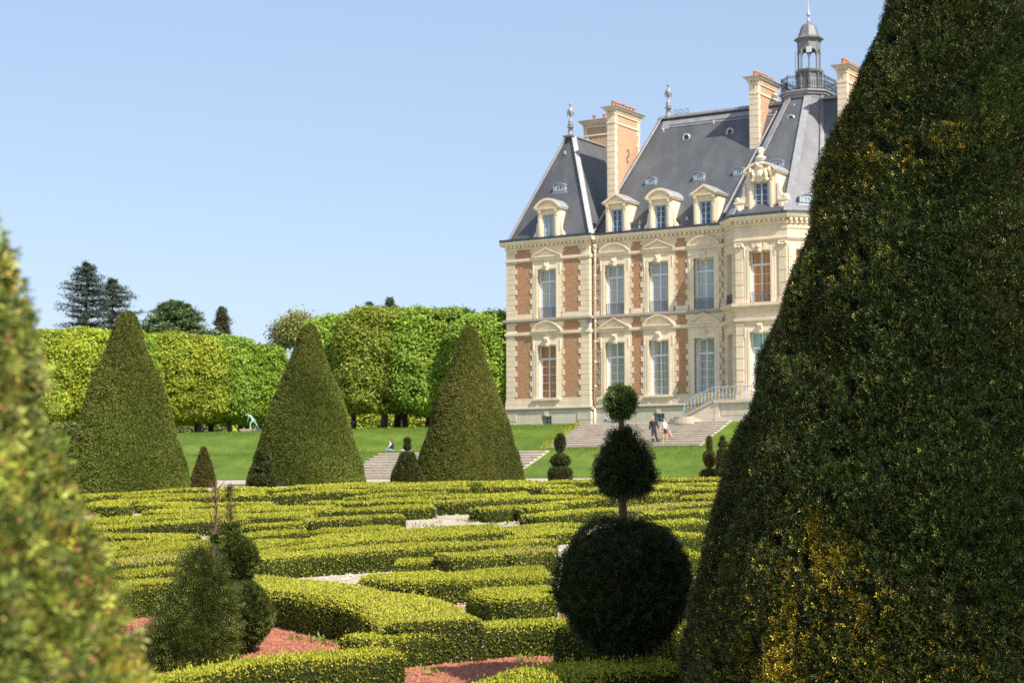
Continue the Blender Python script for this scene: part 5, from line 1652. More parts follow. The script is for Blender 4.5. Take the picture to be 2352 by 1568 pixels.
# the ring round the red bed and the hedges nearest the camera
hd(FL([(150, 2290), (300, 2250), (430, 2222), (511, 2192), (650, 2186), (800, 2195), (956, 2211), (1058, 2226), (1160, 2243), (1280, 2260), (1360, 2285), (1414, 2318), (1436, 2346)]), .98, .58, 'wide curved box hedge ringing the red gravel bed', browned=.12)
hd(S5([(150, 602), (400, 576), (650, 548), (900, 524), (1200, 500), (1330, 530)]), .62, .44, 'long box hedge running from the ring to the shaded ball')
hd(FL([(380, 2600), (582, 2560), (718, 2535), (888, 2518), (1058, 2508), (1280, 2492), (1414, 2464), (1515, 2458)]), .52, .42, 'front box hedge with loose shoots along the bottom left')
hd(FL([(1850, 2680), (2000, 2620), (2160, 2560), (2350, 2530), (2600, 2505)]), .75, .42, 'front box hedge at the bottom right, half in the shade of the great cone')
for pts, wd, H, lab, k in H_:
    hedge(pts, wd, H, lab, **k)
# dome bush
h = hit(1092, 1139)
distant_yew('dome_bush', 'small round topped box bush standing among the far hedges', [(.22, 0), (.27, .15), (.26, .3), (.18, .42), (.01, .47)], h[0], h[1], 0.62, 900, .05,
            [(.10, .14, .02), (.14, .18, .025), (.06, .09, .014), (.2, .23, .03)], None, 'bush', 99, .02, .1, nth=24)

# ------------------------------------------------------------------ trees
def superbox(c, rx, ry, rz, p=4.0, n=40, m=24, amp=.25, seed=0, scale=.9, rz2=None):
    th = np.linspace(0, 2 * np.pi, n, endpoint=False); ph = np.linspace(-np.pi / 2, np.pi / 2, m)
    T, Pq = np.meshgrid(th, ph)
    f = lambda a: np.sign(a) * np.abs(a) ** (2 / p)
    V = np.stack([rx * f(np.cos(Pq)) * f(np.cos(T)), ry * f(np.cos(Pq)) * f(np.sin(T)), rz * f(np.sin(Pq))], -1).reshape(-1, 3)
    V = V + unit(V) * (wob(V + np.array(c), scale, seed) * amp)[:, None] + np.array(c)
    j, k = np.meshgrid(np.arange(m - 1), np.arange(n), indexing='ij')
    Q = np.stack([j * n + k, j * n + (k + 1) % n, (j + 1) * n + (k + 1) % n, (j + 1) * n + k], -1).reshape(-1, 4)
    return V, Q
def crown_leaves(V, Q, n, g, leaf, cols, wts, clump=5, spread=.3, droop=.35, out=.25, seed=0, holes=1.2, back=.3):
    P, Nn = sample(V, Q, n, g, True, back)
    hole = wob(P * np.array([1, 1, 1.8]), 2.4, seed + 1) + .7 * wob(P * np.array([1, 1, 1.8]), 4.5, seed + 2) > holes - .05
    P, Nn = P[~hole], Nn[~hole]
    P = P + Nn * (out * (g.random((len(P), 1)) - .3) + .17 * wob(P * np.array([1, 1, 1.8]), 2.6, seed + 3, 11)[:, None])
    base = mixcol(len(P), cols, wts, g, .35) * (1 + .20 * wob(P, .9, seed + 5))[:, None]
    q = []; cc = []
    for i in range(clump):
        off = g.normal(size=P.shape) * spread * np.array([1, 1, .55])
        q.append(leaf_quads(P + off, Nn + np.array([0, 0, .5]), leaf, leaf * .55, g, .55, .3, .75)); cc.append(base * (.85 + .3 * g.random((len(P), 1))))
    L = np.concatenate(q); c = np.concatenate(cc)
    return L, rep(c, 4)
def pleached_tree(label, x, y, ztop, zbot, rx, ry, cols, wts, n, seed, leaf=.24, group=None, trunks=True, lean=0.0, zg=None, tr_r=.26):
    g = np.random.default_rng(seed)
    z = ZG if zg is None else zg
    e = empty('clipped_tree', (x, y, z)); tag(e, label, 'tree', group)
    rz = (ztop - zbot) / 2; c = (x, y, (ztop + zbot) / 2)
    V, Q = superbox(c, rx * .90, ry * .90, rz * .94, 4.2, 40, 26, .22, seed)
    Vf, Qf = superbox(c, rx, ry, rz, 4.2, 60, 36, .30, seed)
    L, lc = crown_leaves(Vf, Qf, n, g, leaf * 1.15, cols, wts, 5, .20, seed=seed)
    dk = np.array(cols[0]) * .2  # leaf colour darkened to paint the shade inside the crown
    o = foliage_obj('crown', [(V, Q, np.tile(dk, (len(V), 1))), (L, None, lc)], M_LEAF, None)
    o.data.transform(Matrix.Translation(-Vector((x, y, z)))); o.parent = e
    m = MB()
    m.tube([(0, 0, -.3), (.06 + lean * .3, 0, 1.0), (lean, .05, zbot - z + .6), (lean * 1.2, 0, zbot - z + rz)], [tr_r * 1.2, tr_r, tr_r * .9, tr_r * .5], 9)
    m.build('trunk', M_BARK, e, True)
    b = MB()
    for k in range(6):
        a = k * 1.05 + seed; r_ = min(rx, ry) * .8
        b.tube([(lean, 0, zbot - z - .1 + .12 * k), (lean + r_ * .5 * math.cos(a), r_ * .5 * math.sin(a), zbot - z + .5), (lean + r_ * math.cos(a), r_ * math.sin(a), zbot - z + 1.4)], [.12, .09, .04], 6)
    b.build('limb', M_BARK, e, True)
    return e
G_BR = [(.27, .40, .045), (.36, .48, .06), (.18, .30, .03), (.44, .53, .09)]
G_YE = [(.38, .43, .035), (.48, .52, .05), (.22, .32, .03), (.42, .40, .07)]
G_OL = [(.27, .34, .035), (.36, .40, .055), (.18, .26, .025), (.42, .38, .11)]
G_MD = [(.25, .38, .03), (.34, .46, .05), (.16, .28, .025), (.42, .48, .06)]
WT = [4, 3, 3, 1.2]
# block nearest the house
for i, (xd, D, yt, yb, hw, ry, cols, lab) in enumerate((
        (768, 139.5, 722, 940, 52, 2.2, G_BR, 'clipped tree with bright green leaves, left end of the tall block beside the house'),
        (880, 136.2, 712, 938, 78, 2.4, G_OL, 'clipped tree with olive green leaves in the middle of the tall block beside the house'),
        (1005, 135.2, 708, 938, 86, 2.4, G_BR, 'clipped bright green tree behind the right tall cone, next to the house'),
        (1120, 132.4, 716, 936, 60, 1.7, G_BR, 'clipped bright green tree touching the left corner of the house'))):
    x, y, _ = at(xd, D)
    pleached_tree(lab, x, y, zpix(yt + 11, D), zpix(yb, D), hw * D / F * 1.22, ry, cols, WT, 8500, 200 + i, .19, 'clipped trees of the block beside the house', lean=(.1, .3, 0, .3)[i])
def bare_trunk(label, xd, D, h=2.6, lean=.0, r_=.26, name='tree_trunk', grp=None, mat=None):
    x, y, z = at(xd, D); z = ZG
    m = MB(); m.tube([(0, 0, -.3), (lean * .4, 0, h * .5), (lean, 0, h)], [r_ * 1.25, r_, r_ * .85], 9)
    o = m.build(name, mat or M_BARK, None, True); o.location = (x, y, z)
    return o
# row of the second, farther block on the left
left = [(95, 757, G_YE, 'leftmost'), (190, 756, G_YE, 'second from the left'), (292, 757, G_BR, 'behind the left tall cone'), (386, 760, G_YE, 'yellowest'),
        (458, 764, G_YE, 'yellow, next to the bright green one'), (528, 772, G_BR, 'brightest green'), (598, 783, G_MD, 'right end')]
for i, (xd, yt, cols, w_) in enumerate(left):
    D = 160 + 13 * (xd - 95) / 540
    x, y, _ = at(xd, D)
    hw = 58 if i < 3 else 50
    pleached_tree('clipped tree of the long left block, %s' % w_, x, y, zpix(yt + 12, D), zpix(957, D), hw * D / F * 1.14, 2.4, cols, WT, 7500, 220 + i, .21,
                  'clipped trees of the long block on the left', lean=.05, tr_r=.23)
# trunks of the rows standing behind, seen under the crowns
for i, (xd, D, ln, r_, lab) in enumerate(((905, 141, .35, .30, 'dark leaning trunk'), (925, 150, 0, .26, 'straight pale trunk'), (978, 146, .4, .32, 'thick dark trunk'), (806, 150, 0, .22, 'thin trunk'),
                                     (442, 170, 0, .22, 'thin trunk'), (476, 172, 0, .28, 'thick trunk'), (545, 176, 0, .25, 'trunk'), (562, 182, 0, .22, 'brown trunk'), (648, 178, 0, .24, 'dark trunk'))):
    x, y, _ = at(xd, D)
    zt_ = zpix(930 if xd > 700 else 955, D)
    cols = G_MD if xd < 700 else G_OL
    pleached_tree(['rear tree with a dark leaning trunk, left of the right tall cone', 'rear tree with a straight pale trunk, left of the right tall cone', 'rear tree with a thick dark trunk touching the right tall cone', 'rear tree with a thin trunk touching the middle tall cone',
                   'rear tree whose thin trunk is nearest the left tall cone', 'rear tree with a thick trunk, second from the left tall cone', 'rear tree with a trunk just left of the statue', 'rear tree with a brown trunk right behind the statue\'s left edge', 'rear tree with a dark trunk between statue and middle cone'][i],
                  x, y + 2.5, zt_ + 5.0, zt_ - .1, 2.6, 2.2, cols, WT, 900, 240 + i, .3, 'trees of the rows behind', lean=ln, tr_r=r_)
# low hedges and bushes seen under the crowns
def bush(label, xd, D, hw, yt, ry, cols, n, seed, name='bush', leaf=.25, p=2.6, cat='bush'):
    g = np.random.default_rng(seed); x, y, _ = at(xd, D); zt_ = zpix(yt, D)
    rz = (zt_ - ZG) / 2
    V, Q = superbox((x, y, ZG + rz), hw * D / F, ry, rz, p, 30, 14, .25, seed)
    L, lc = crown_leaves(V, Q, n, g, leaf, cols, WT, 4, .22, seed=seed, holes=1.6)
    o = foliage_obj(name, [(V, Q, np.tile(np.array(cols[0]) * .35, (len(V), 1))), (L, None, lc)], M_LEAF, None, (x, y, ZG))
    tag(o, label, cat, None); return o
G_GR = [(.16, .20, .05), (.22, .25, .07), (.11, .14, .04), (.24, .22, .08)]
bush('clipped light green hedge seen under the crowns beside the house', 900, 168, 120, 948, 1.6, G_YE, 4200, 260, 'clipped_hedge', p=5, cat='hedge')
for i, (xd, hw, yt, c_) in enumerate(((440, 30, 968, G_GR), (500, 34, 972, G_GR), (556, 30, 970, G_MD), (612, 30, 968, G_YE), (662, 26, 964, G_GR), (390, 36, 970, G_GR), (300, 60, 970, G_GR), (170, 80, 970, G_GR))):
    bush('dull green bush far behind the trunks on the left, %s' % ('under the yellow crown|under the brightest crown|left of the statue|right of the statue|right of the middle cone|beside the left cone|hidden by the left cone|far left'.split('|')[i]),
         xd, 205, hw, yt, 2.5, c_, 900, 270 + i, leaf=.35)
wx, wy, _ = at(500, 240)
bk = superbox((wx, wy, ZG + 3.0), 75, 4, 3.2, 5, 90, 12, .6, 5, .3)
gg = np.random.default_rng(290)
Lb, lcb = crown_leaves(*bk, 6000, gg, .6, [(.12, .15, .05), (.16, .18, .06), (.08, .11, .035), (.18, .17, .07)], WT, 4, .5, seed=291, holes=1.8)
tag(foliage_obj('woodland', [(*bk, np.tile([.05, .07, .03], (len(bk[0]), 1))), (Lb, None, lcb)], M_LEAF), 'dim woodland behind the clipped trees', 'woodland', None, 'stuff')

# conifers and other trees standing above the clipped blocks
CED = [(.085, .115, .085), (.11, .145, .10), (.06, .085, .065), (.14, .165, .11)]  # greens lightened and greyed, distance haze put into the colour
M_CON = mat_foliage('conifer needles', .05, .6, .2)
def layered_conifer(label, xd, D, yt, yb, levels, seed, cols=CED, n=45, leaf=.55, group=None, name='conifer', trunk_r=.45, bend=0.0):
    """levels: (height fraction, reach left, reach right) in photo units"""
    g = np.random.default_rng(seed); x, y, _ = at(xd, D); s_ = D / F
    e = empty(name, (x, y, ZG)); tag(e, label, 'tree', group)
    zt_, zb = zpix(yt, D), zpix(yb, D)
    m = MB(); m.tube([(0, 0, 0), (bend * .5, 0, (zt_ - ZG) * .6), (bend, 0, zt_ - ZG)], [trunk_r, trunk_r * .6, .05], 8)
    m.build('trunk', M_BARK, e, True)
    br = MB(); P = []
    for f, rl_, rr_ in [(a_, b_ * 1.3, c_ * 1.3) for a_, b_, c_ in levels]:
        zz = zb + (zt_ - zb) * f
        for k in range(9):
            a = k * 2 * math.pi / 9 + g.random() * .7
            reach = (rr_ if math.cos(a) > 0 else rl_) * s_ * (.45 + .55 * abs(math.cos(a))) * (.75 + .35 * g.random())
            tip = np.array([reach * math.cos(a), max(rl_, rr_) * s_ * .8 * math.sin(a), zz - ZG - .05 * reach + g.normal() * .25])
            st_ = np.array([bend * f, 0, zz - ZG - .12 * reach])
            mid = (st_ + tip) / 2 + np.array([0, 0, -.02 * reach])
            br.tube([tuple(st_), tuple(mid), tuple(tip)], [.10, .06, .02], 4)
            t = g.random((n, 1)) ** .6
            w_ = .13 * reach * (1 - .4 * t) + .12
            P.append(st_ + (tip - st_) * t + g.normal(size=(n, 3)) * np.concatenate([w_, w_, np.full((n, 1), .12)], 1))
    br.build('branch', M_BARK, e)
    P = np.concatenate(P) + np.array([x, y, ZG])
    Nn = np.tile([0, 0, 1.0], (len(P), 1))
    q = np.concatenate([leaf_quads(P + g.normal(size=P.shape) * .12, Nn, leaf * .75, leaf * .22, g, .5, .2, .9) for _ in range(3)])
    c = np.concatenate([mixcol(len(P), cols, WT, g, .4)] * 3)
    o = foliage_obj('foliage', [(q, None, rep(c, 4))], M_CON, None); o.data.transform(Matrix.Translation(-Vector((x, y, ZG)))); o.parent = e
    return e
layered_conifer('tall dark conifer with tiered branches above the leftmost tall cone, left of the pair', 197, 250, 612, 752,
                [(1, 5, 5), (.95, 22, 16), (.88, 30, 24), (.80, 38, 30), (.72, 42, 38), (.64, 48, 42), (.57, 44, 42), (.48, 52, 44), (.40, 50, 42), (.30, 56, 44), (.2, 44, 40), (.1, 56, 46), (0, 50, 40)], 300, n=38, leaf=.5)
layered_conifer('dark conifer with one long upturned branch, right of the pair above the leftmost cone', 256, 256, 650, 752,
                [(1, 8, 8), (.93, 26, 26), (.85, 30, 36), (.75, 24, 46), (.64, 24, 38), (.52, 30, 40), (.40, 24, 66), (.28, 30, 34), (.15, 34, 30), (.02, 30, 26)], 301, n=34, leaf=.5)
CED2 = [(.14, .20, .08), (.18, .24, .09), (.10, .15, .065), (.22, .27, .11)]
layered_conifer('broad spreading cedar behind the long clipped block', 402, 235, 700, 768,
                [(1, 14, 16), (.9, 28, 30), (.78, 40, 44), (.62, 52, 52), (.48, 62, 48), (.3, 76, 66), (.15, 74, 80), (0, 78, 92)], 302, CED2, n=150, leaf=.6)
layered_conifer('small rusty conifer tip right of the cedar', 509, 240, 712, 768, [(1, 3, 3), (.85, 8, 8), (.65, 12, 11), (.45, 13, 13), (.25, 14, 17), (.05, 16, 20)], 303,
                [(.12, .13, .08), (.18, .14, .09), (.09, .10, .06), (.22, .16, .10)], n=40, leaf=.5)
layered_conifer('small dark conifer tip above the olive clipped tree, left', 849, 230, 704, 730, [(1, 4, 4), (.6, 8, 8), (.2, 10, 10)], 304, n=30, leaf=.5)
layered_conifer('conifer tip with spiky top above the olive clipped tree, right', 895, 230, 694, 722, [(1, 3, 3), (.75, 8, 8), (.45, 16, 14), (.1, 18, 18)], 305, n=30, leaf=.5)
def open_tree(label, xd, D, yt, hw, yb, seed, cols, n=1700, leaf=.3):
    g = np.random.default_rng(seed); x, y, _ = at(xd, D); s_ = D / F
    e = empty('young_tree', (x, y, ZG)); tag(e, label, 'tree')
    zt_ = zpix(yt, D) - ZG; zb = zpix(yb, D) - ZG
    m = MB(); m.tube([(0, 0, 0), (.1, 0, zb), (0, 0, zt_ * .95)], [.25, .16, .03], 7)
    ends = []
    for k in range(26):
        f = g.random(); z = zb + (zt_ - 2.2 - zb) * f; a = g.random() * 6.28; R_ = hw * s_ * (1 - .55 * f) * (.6 + .5 * g.random())
        t_ = (R_ * math.cos(a), R_ * math.sin(a), z + 1.2 + g.random())
        m.tube([(0, 0, z - .6), (R_ * .5 * math.cos(a), R_ * .5 * math.sin(a), z + .2), t_], [.08, .05, .015], 4); ends.append(t_)
    m.build('trunk', M_BARK, e, True)
    ends = np.array(ends); ei = g.integers(0, len(ends), n)
    P = ends[ei] * np.concatenate([np.repeat(.35 + .7 * g.random((n, 1)), 2, 1), np.ones((n, 1))], 1) + g.normal(size=(n, 3)) * .55 - np.array([0, 0, .4])
    q = np.concatenate([leaf_quads(P + g.normal(size=P.shape) * .2, np.tile([0, 0, 1.0], (n, 1)), leaf, leaf * .5, g, .9, 0, .5) for _ in range(3)])
    o = foliage_obj('foliage', [(q, None, rep(np.concatenate([mixcol(n, cols, WT, g, .4)] * 3), 4))], M_LEAF, e)
open_tree('thinly leafed young tree left of the middle tall cone, behind the blocks', 676, 200, 728, 44, 800, 310, [(.30, .32, .09), (.38, .38, .12), (.22, .24, .07), (.40, .36, .14)], 3200)
open_tree('darker round topped tree just left of the thinly leafed one', 652, 210, 755, 22, 800, 311, [(.14, .16, .06), (.18, .20, .07), (.10, .12, .05), (.2, .18, .08)], 1500)
open_tree('thin tree behind the tall block, showing over the left tall cone side', 725, 205, 770, 40, 850, 312, [(.30, .32, .09), (.38, .38, .12), (.22, .24, .07), (.40, .36, .14)], 1800)

# ------------------------------------------------------------------ statue on its plinth
M_VERD = plain('verdigris bronze', (.30, .52, .44), .6, .1, .25, 4)
def skinned(name, verts, edges, radii, mat, parent=None, loc=(0, 0, 0), rz=0, root=0, sub=2):
    me = bpy.data.meshes.new(name); me.from_pydata([tuple(v) for v in verts], edges, []); me.materials.append(mat)
    o = bpy.data.objects.new(name, me); C.objects.link(o)
    md = o.modifiers.new('skin', 'SKIN'); md.use_smooth_shade = True; md.branch_smoothing = .3
    for i, r_ in enumerate(radii):
        sv = me.skin_vertices[0].data[i]
        sv.radius = (r_, r_) if not isinstance(r_, tuple) else r_
        sv.use_root = (i == root)
    s_ = o.modifiers.new('sub', 'SUBSURF'); s_.levels = sub; s_.render_levels = sub
    o.location = loc; o.rotation_euler = (0, 0, rz)
    if parent: o.parent = parent
    return o
def hand_chain(V, E, Rr, wrist, d, curl=(0, 0, -1), side=(1, 0, 0), s=1.0):
    """palm, four fingers and a thumb growing from joint index wrist along d"""
    d = np.array(d, float); d /= np.linalg.norm(d); side = np.array(side, float); cu = np.array(curl, float)
    w = np.array(V[wrist]); pm = w + d * .07 * s
    V.append(tuple(pm)); E.append((wrist, len(V) - 1)); Rr.append(.026 * s); ip = len(V) - 1
    for k, (o_, L) in enumerate(((-.027, .058), (-.009, .070), (.009, .065), (.027, .050))):
        a = pm + side * o_ * s + d * .025 * s; b = a + (d * .8 + cu * .35) * L * .55 * s; c_ = b + (d * .45 + cu * .75) * L * .5 * s
        for q, rr, pr_ in ((a, .010, ip), (b, .008, None), (c_, .007, None)):
            V.append(tuple(q)); Rr.append(rr * s); E.append((pr_ if pr_ is not None else len(V) - 2, len(V) - 1))
    a = w + d * .03 * s - side * .030 * s + cu * .01; b = a + (d * .7 - side * .4) * .04 * s
    for q, rr, pr_ in ((a, .011, wrist), (b, .009, None)):
        V.append(tuple(q)); Rr.append(rr * s); E.append((pr_ if pr_ is not None else len(V) - 2, len(V) - 1))
sx, sy, _ = at(583, 146)
sz = ZG
pm_ = MB()
k_ = 146 / F
pm_.box(-.72, .80, -.45, .45, -.3, .30); pm_.box(-.95, .95, -.55, .55, .30, .38)
pm_.prism([(-.8, .0), (.80, .0), (.9, .30), (-.9, .30)], -.5, .5); 
stt = empty('statue', (sx, sy, sz), R(-8)); tag(stt, 'green bronze figure leaning forward in a lunge on a low stone plinth by the trees', 'statue')
pm_.build('plinth', M_OLD, stt)
b0 = .38
V = [(.02, 0, b0 + .70), (-.06, 0, b0 + .88), (-.20, 0, b0 + 1.05), (-.33, .0, b0 + 1.15), (-.45, 0, b0 + 1.16), (-.52, 0, b0 + 1.14),
     (-.22, -.17, b0 + 1.12), (-.22, .17, b0 + 1.10), (-.02, -.09, b0 + .66), (.05, .09, b0 + .66),
     (-.20, -.12, b0 + .44), (-.16, -.12, b0 + .08), (-.28, -.12, b0 + .035), (.28, .12, b0 + .36), (.50, .14, b0 + .07), (.58, .14, b0 + .03),
     (-.30, -.26, b0 + .92), (-.34, -.22, b0 + .74), (-.12, .34, b0 + .90), (.04, .42, b0 + .78)]
E_ = [(0, 1), (1, 2), (2, 3), (3, 4), (4, 5), (2, 6), (2, 7), (0, 8), (0, 9), (8, 10), (10, 11), (11, 12), (9, 13), (13, 14), (14, 15), (6, 16), (16, 17), (7, 18), (18, 19)]
Rr = [.12, .11, .13, .05, .09, .07, .06, .06, .09, .09, .065, .04, .03, .06, .04, .03, .04, .03, .04, .03]
hand_chain(V, E_, Rr, 17, (-.3, .1, -1), (0, 0, -1), (0, 1, 0)); hand_chain(V, E_, Rr, 19, (.8, .3, -.6), (0, 0, -1), (0, 1, 0))
skinned('figure', V, E_, Rr, M_VERD, stt)

# ------------------------------------------------------------------ people
M_SKIN = plain('skin', (.56, .34, .25), .55, 0, .06)
M_BLK = plain('black jacket cloth', (.022, .021, .028), .85, 0, .2)
M_BLK2 = plain('black trousers cloth', (.03, .028, .034), .85, 0, .2)
M_GREY = plain('grey shirt cloth', (.25, .25, .27), .8, 0, .1)
M_TOPW = plain('white top cloth', (.66, .65, .68), .8, 0, .06)
M_HAIRG = plain('grey hair', (.30, .27, .25), .7, 0, .2)
M_HAIRB = plain('brown hair', (.09, .04, .025), .6, 0, .2)
M_PINK = plain('pink cloth', (.62, .25, .24), .8, 0, .15)
M_TAN = plain('tan shirt cloth', (.58, .45, .28), .8, 0, .1)
M_JEAN = plain('blue jeans cloth', (.16, .26, .42), .85, 0, .2)
M_SHOE = plain('shoe leather', (.03, .025, .025), .5)
M_EYE = plain('eye', (.02, .015, .01), .3)
M_ORG = plain('orange bag', (.60, .17, .05), .6)
def person(label, loc, rz, H, J, mats, hair, extra=None, shoes=True, skirt=False, sleeves=True, hairlong=False):
    """J: joints in body heights, x right of picture, -y towards the viewer; parts are skinned chains"""
    e = empty('person', loc, rz); tag(e, label, 'person')
    j = {k: np.array(v) * H for k, v in J.items()}
    order = ['pelvis', 'waist', 'chest', 'neck', 'chin', 'head', 'crown', 'shL', 'elL', 'wrL', 'shR', 'elR', 'wrR', 'hipL', 'knL', 'anL', 'toL', 'hipR', 'knR', 'anR', 'toR']
    rad = dict(pelvis=(.060, .046), waist=(.052, .040), chest=(.060, .044), neck=.030, chin=.040, head=.047, crown=.036, shL=.029, elL=.021, wrL=.015, shR=.029, elR=.021, wrR=.015,
               hipL=.042, knL=.028, anL=.018, toL=.018, hipR=.042, knR=.028, anR=.018, toR=.018)
    V = [tuple(j[k]) for k in order]; ix = {k: i for i, k in enumerate(order)}
    Rr = [tuple(q * H for q in rad[k]) if isinstance(rad[k], tuple) else rad[k] * H for k in order]
    E_ = [(ix[a], ix[b]) for a, b in (('pelvis', 'waist'), ('waist', 'chest'), ('chest', 'neck'), ('neck', 'chin'), ('chin', 'head'), ('head', 'crown'), ('chest', 'shL'), ('shL', 'elL'), ('elL', 'wrL'),
          ('chest', 'shR'), ('shR', 'elR'), ('elR', 'wrR'), ('pelvis', 'hipL'), ('hipL', 'knL'), ('knL', 'anL'), ('anL', 'toL'), ('pelvis', 'hipR'), ('hipR', 'knR'), ('knR', 'anR'), ('anR', 'toR'))]
    fc = J.get('face', (0, -1, 0)); fv = np.array(fc) / np.linalg.norm(fc)
    V.append(tuple(j['head'] + fv * .058 * H - np.array([0, 0, .008 * H]))); E_.append((ix['head'], len(V) - 1)); Rr.append(.010 * H)
    for w, el in (('wrL', 'elL'), ('wrR', 'elR')):
        hand_chain(V, E_, Rr, ix[w], j[w] - j[el], (0, -.3, -.7), (0, 1, 0), H / 1.75)
    skinned('body', V, E_, Rr, M_SKIN, e)
    sd = np.cross(fv, [0, 0, 1])
    fm = MB()
    for s in (-1, 1):
        c = j['head'] + fv * .046 * H + sd * s * .018 * H + np.array([0, 0, .006 * H]); fm.lathe([(.001, -.006), (.006, 0), (.001, .006)], tuple(c), 6)
    fm.build('eye', M_EYE, e)
    fm = MB(); c = j['chin'] + fv * .040 * H + np.array([0, 0, .012 * H]); fm.box(c[0] - .018, c[0] + .018, c[1] - .008, c[1] + .004, c[2] - .003, c[2] + .003); fm.build('mouth', plain_lip, e)
    up = np.array([0, 0, 1.0])
    hc = j['head'] - fv * .012 * H + up * .012 * H
    hm_ = MB(); prof = [(.001, .062), (.028, .056), (.046, .036), (.054, .008), (.052, -.018), (.040, -.040), (.001, -.046)]
    hm_.lathe([(r_ * H, z_ * H) for r_, z_ in prof], tuple(hc), 14)
    hm_.v = [tuple(np.array(v) - fv * .010 * H if np.dot(np.array(v) - hc, fv) < 0 else (np.array(v) - fv * .016 * H * (v[2] < hc[2] + .03 * H) * 1.6)) for v in hm_.v]
    if hairlong: hm_.tube([tuple(hc - fv * .03 * H), tuple(j['neck'] - fv * .045 * H), tuple(j['chest'] - fv * .062 * H + up * .03 * H)], [.045 * H, .045 * H, .025 * H], 10)
    hm_.build('hair', hair, e, True)
    def loft(m, rings, n=14):
        vs = []
        for c_, rx_, ry_ in rings:
            for q in range(n):
                t = 2 * math.pi * q / n
                vs.append((c_[0] + rx_ * H * math.cos(t), c_[1] + ry_ * H * math.sin(t), c_[2]))
        m.add(vs, [(i * n + q, i * n + (q + 1) % n, (i + 1) * n + (q + 1) % n, (i + 1) * n + q) for i in range(len(rings) - 1) for q in range(n)] + [tuple(range(n)), tuple(range((len(rings) - 1) * n, len(rings) * n))])
    def lerp(a_, b_, t): return j[a_] * (1 - t) + j[b_] * t
    for nm, mat, kind, fat in mats:
        m = MB()
        if kind in ('jacket', 'vest', 'top'):
            lo = .0 if kind == 'jacket' else .45
            sw = np.linalg.norm(j['shL'] - j['shR']) / 2 / H
            loft(m, [(lerp('pelvis', 'waist', lo) - up * (.03 * H if kind == 'jacket' else 0), .092 * fat, .068 * fat), (lerp('pelvis', 'waist', .6), .086 * fat, .062 * fat), (j['waist'], .082 * fat, .060 * fat), (lerp('waist', 'chest', .6), .096 * fat, .066 * fat),
                     (j['chest'] + up * .02 * H, .100 * fat, .066 * fat), (lerp('chest', 'neck', .62), max(.075, sw * .80), .052 * fat), (lerp('chest', 'neck', .88), .045, .040)])
        if kind in ('jacket', 'sleeves'):
            for s in 'LR':
                m.tube([tuple(lerp('sh' + s, 'chest', .15)), tuple(j['sh' + s]), tuple(lerp('sh' + s, 'el' + s, .5)), tuple(j['el' + s]), tuple(j['wr' + s])], [.040 * H, .042 * H * fat, .036 * H * fat, .031 * H * fat, .023 * H * fat], 10)
        if kind == 'trousers':
            loft(m, [(j['waist'] - up * .01 * H, .080 * fat, .060 * fat), (lerp('pelvis', 'waist', .3), .090 * fat, .066 * fat), (j['pelvis'] - up * .02 * H, .092 * fat, .068 * fat), (j['pelvis'] - up * .055 * H, .080 * fat, .058 * fat)])
            for s in 'LR':
                m.tube([tuple(j['hip' + s] + up * .02 * H), tuple(lerp('hip' + s, 'kn' + s, .4)), tuple(j['kn' + s]), tuple(lerp('kn' + s, 'an' + s, .5)), tuple(j['an' + s] + up * .012 * H)], [.056 * H * fat, .050 * H * fat, .040 * H * fat, .036 * H * fat, .031 * H * fat], 12)
        if kind == 'collar':
            m.tube([tuple(lerp('chest', 'neck', .5) - np.array([0, .040 * H, 0])), tuple(lerp('chest', 'neck', .95) - np.array([0, .022 * H, 0]))], [.020 * H, .028 * H], 8)
        m.build(nm, mat, e, True)
    if shoes:
        for s in 'LR':
            sk = skinned('shoe', [j['an' + s] + np.array([0, 0, -.012 * H]), j['to' + s]], [(0, 1)], [.026 * H, .022 * H], M_SHOE if shoes is True else shoes, e)
    if extra: extra(e, j, H)
    return e
plain_lip = plain('lips', (.45, .18, .15), .5)
TOP = ('waist', 'chest', 'shL', 'elL', 'shR', 'elR', 'pelvis')
def jacket(mat, fat=1.0): return ('jacket', mat, 'jacket', fat)
def trousers(mat, fat=1.0): return ('trousers', mat, 'trousers', fat)
mx, my, mz = hit(1502, 1024)
HM = 63 * my / F
man = dict(pelvis=(0, 0, .52), waist=(-.005, .0, .61), chest=(-.015, .0, .74), neck=(-.03, -.01, .84), chin=(-.045, -.02, .875), head=(-.045, -.02, .92), crown=(-.045, -.01, .965),
           shL=(-.112, 0, .79), elL=(-.145, .02, .64), wrL=(-.150, -.03, .50), shR=(.085, 0, .79), elR=(.145, .02, .65), wrR=(.185, -.03, .53),
           hipL=(-.045, 0, .50), knL=(-.05, -.06, .28), anL=(-.035, -.04, .045), toL=(-.07, -.12, .02), hipR=(.045, 0, .50), knR=(.075, .0, .27), anR=(.155, .10, .06), toR=(.13, .03, .02), face=(-.55, -.85, -.05))
person('grey haired man in black jacket and black trousers walking down the steps', (mx, my, mz + .17), 0, HM, man, [jacket(M_BLK, 1.08), trousers(M_BLK2, 1.0), ('shirt', M_GREY, 'collar', 1)], M_HAIRG)
wx_, wy_, wz_ = mx + 25.5 * my / F, my + .05, mz + .15
HWm = 60 * my / F
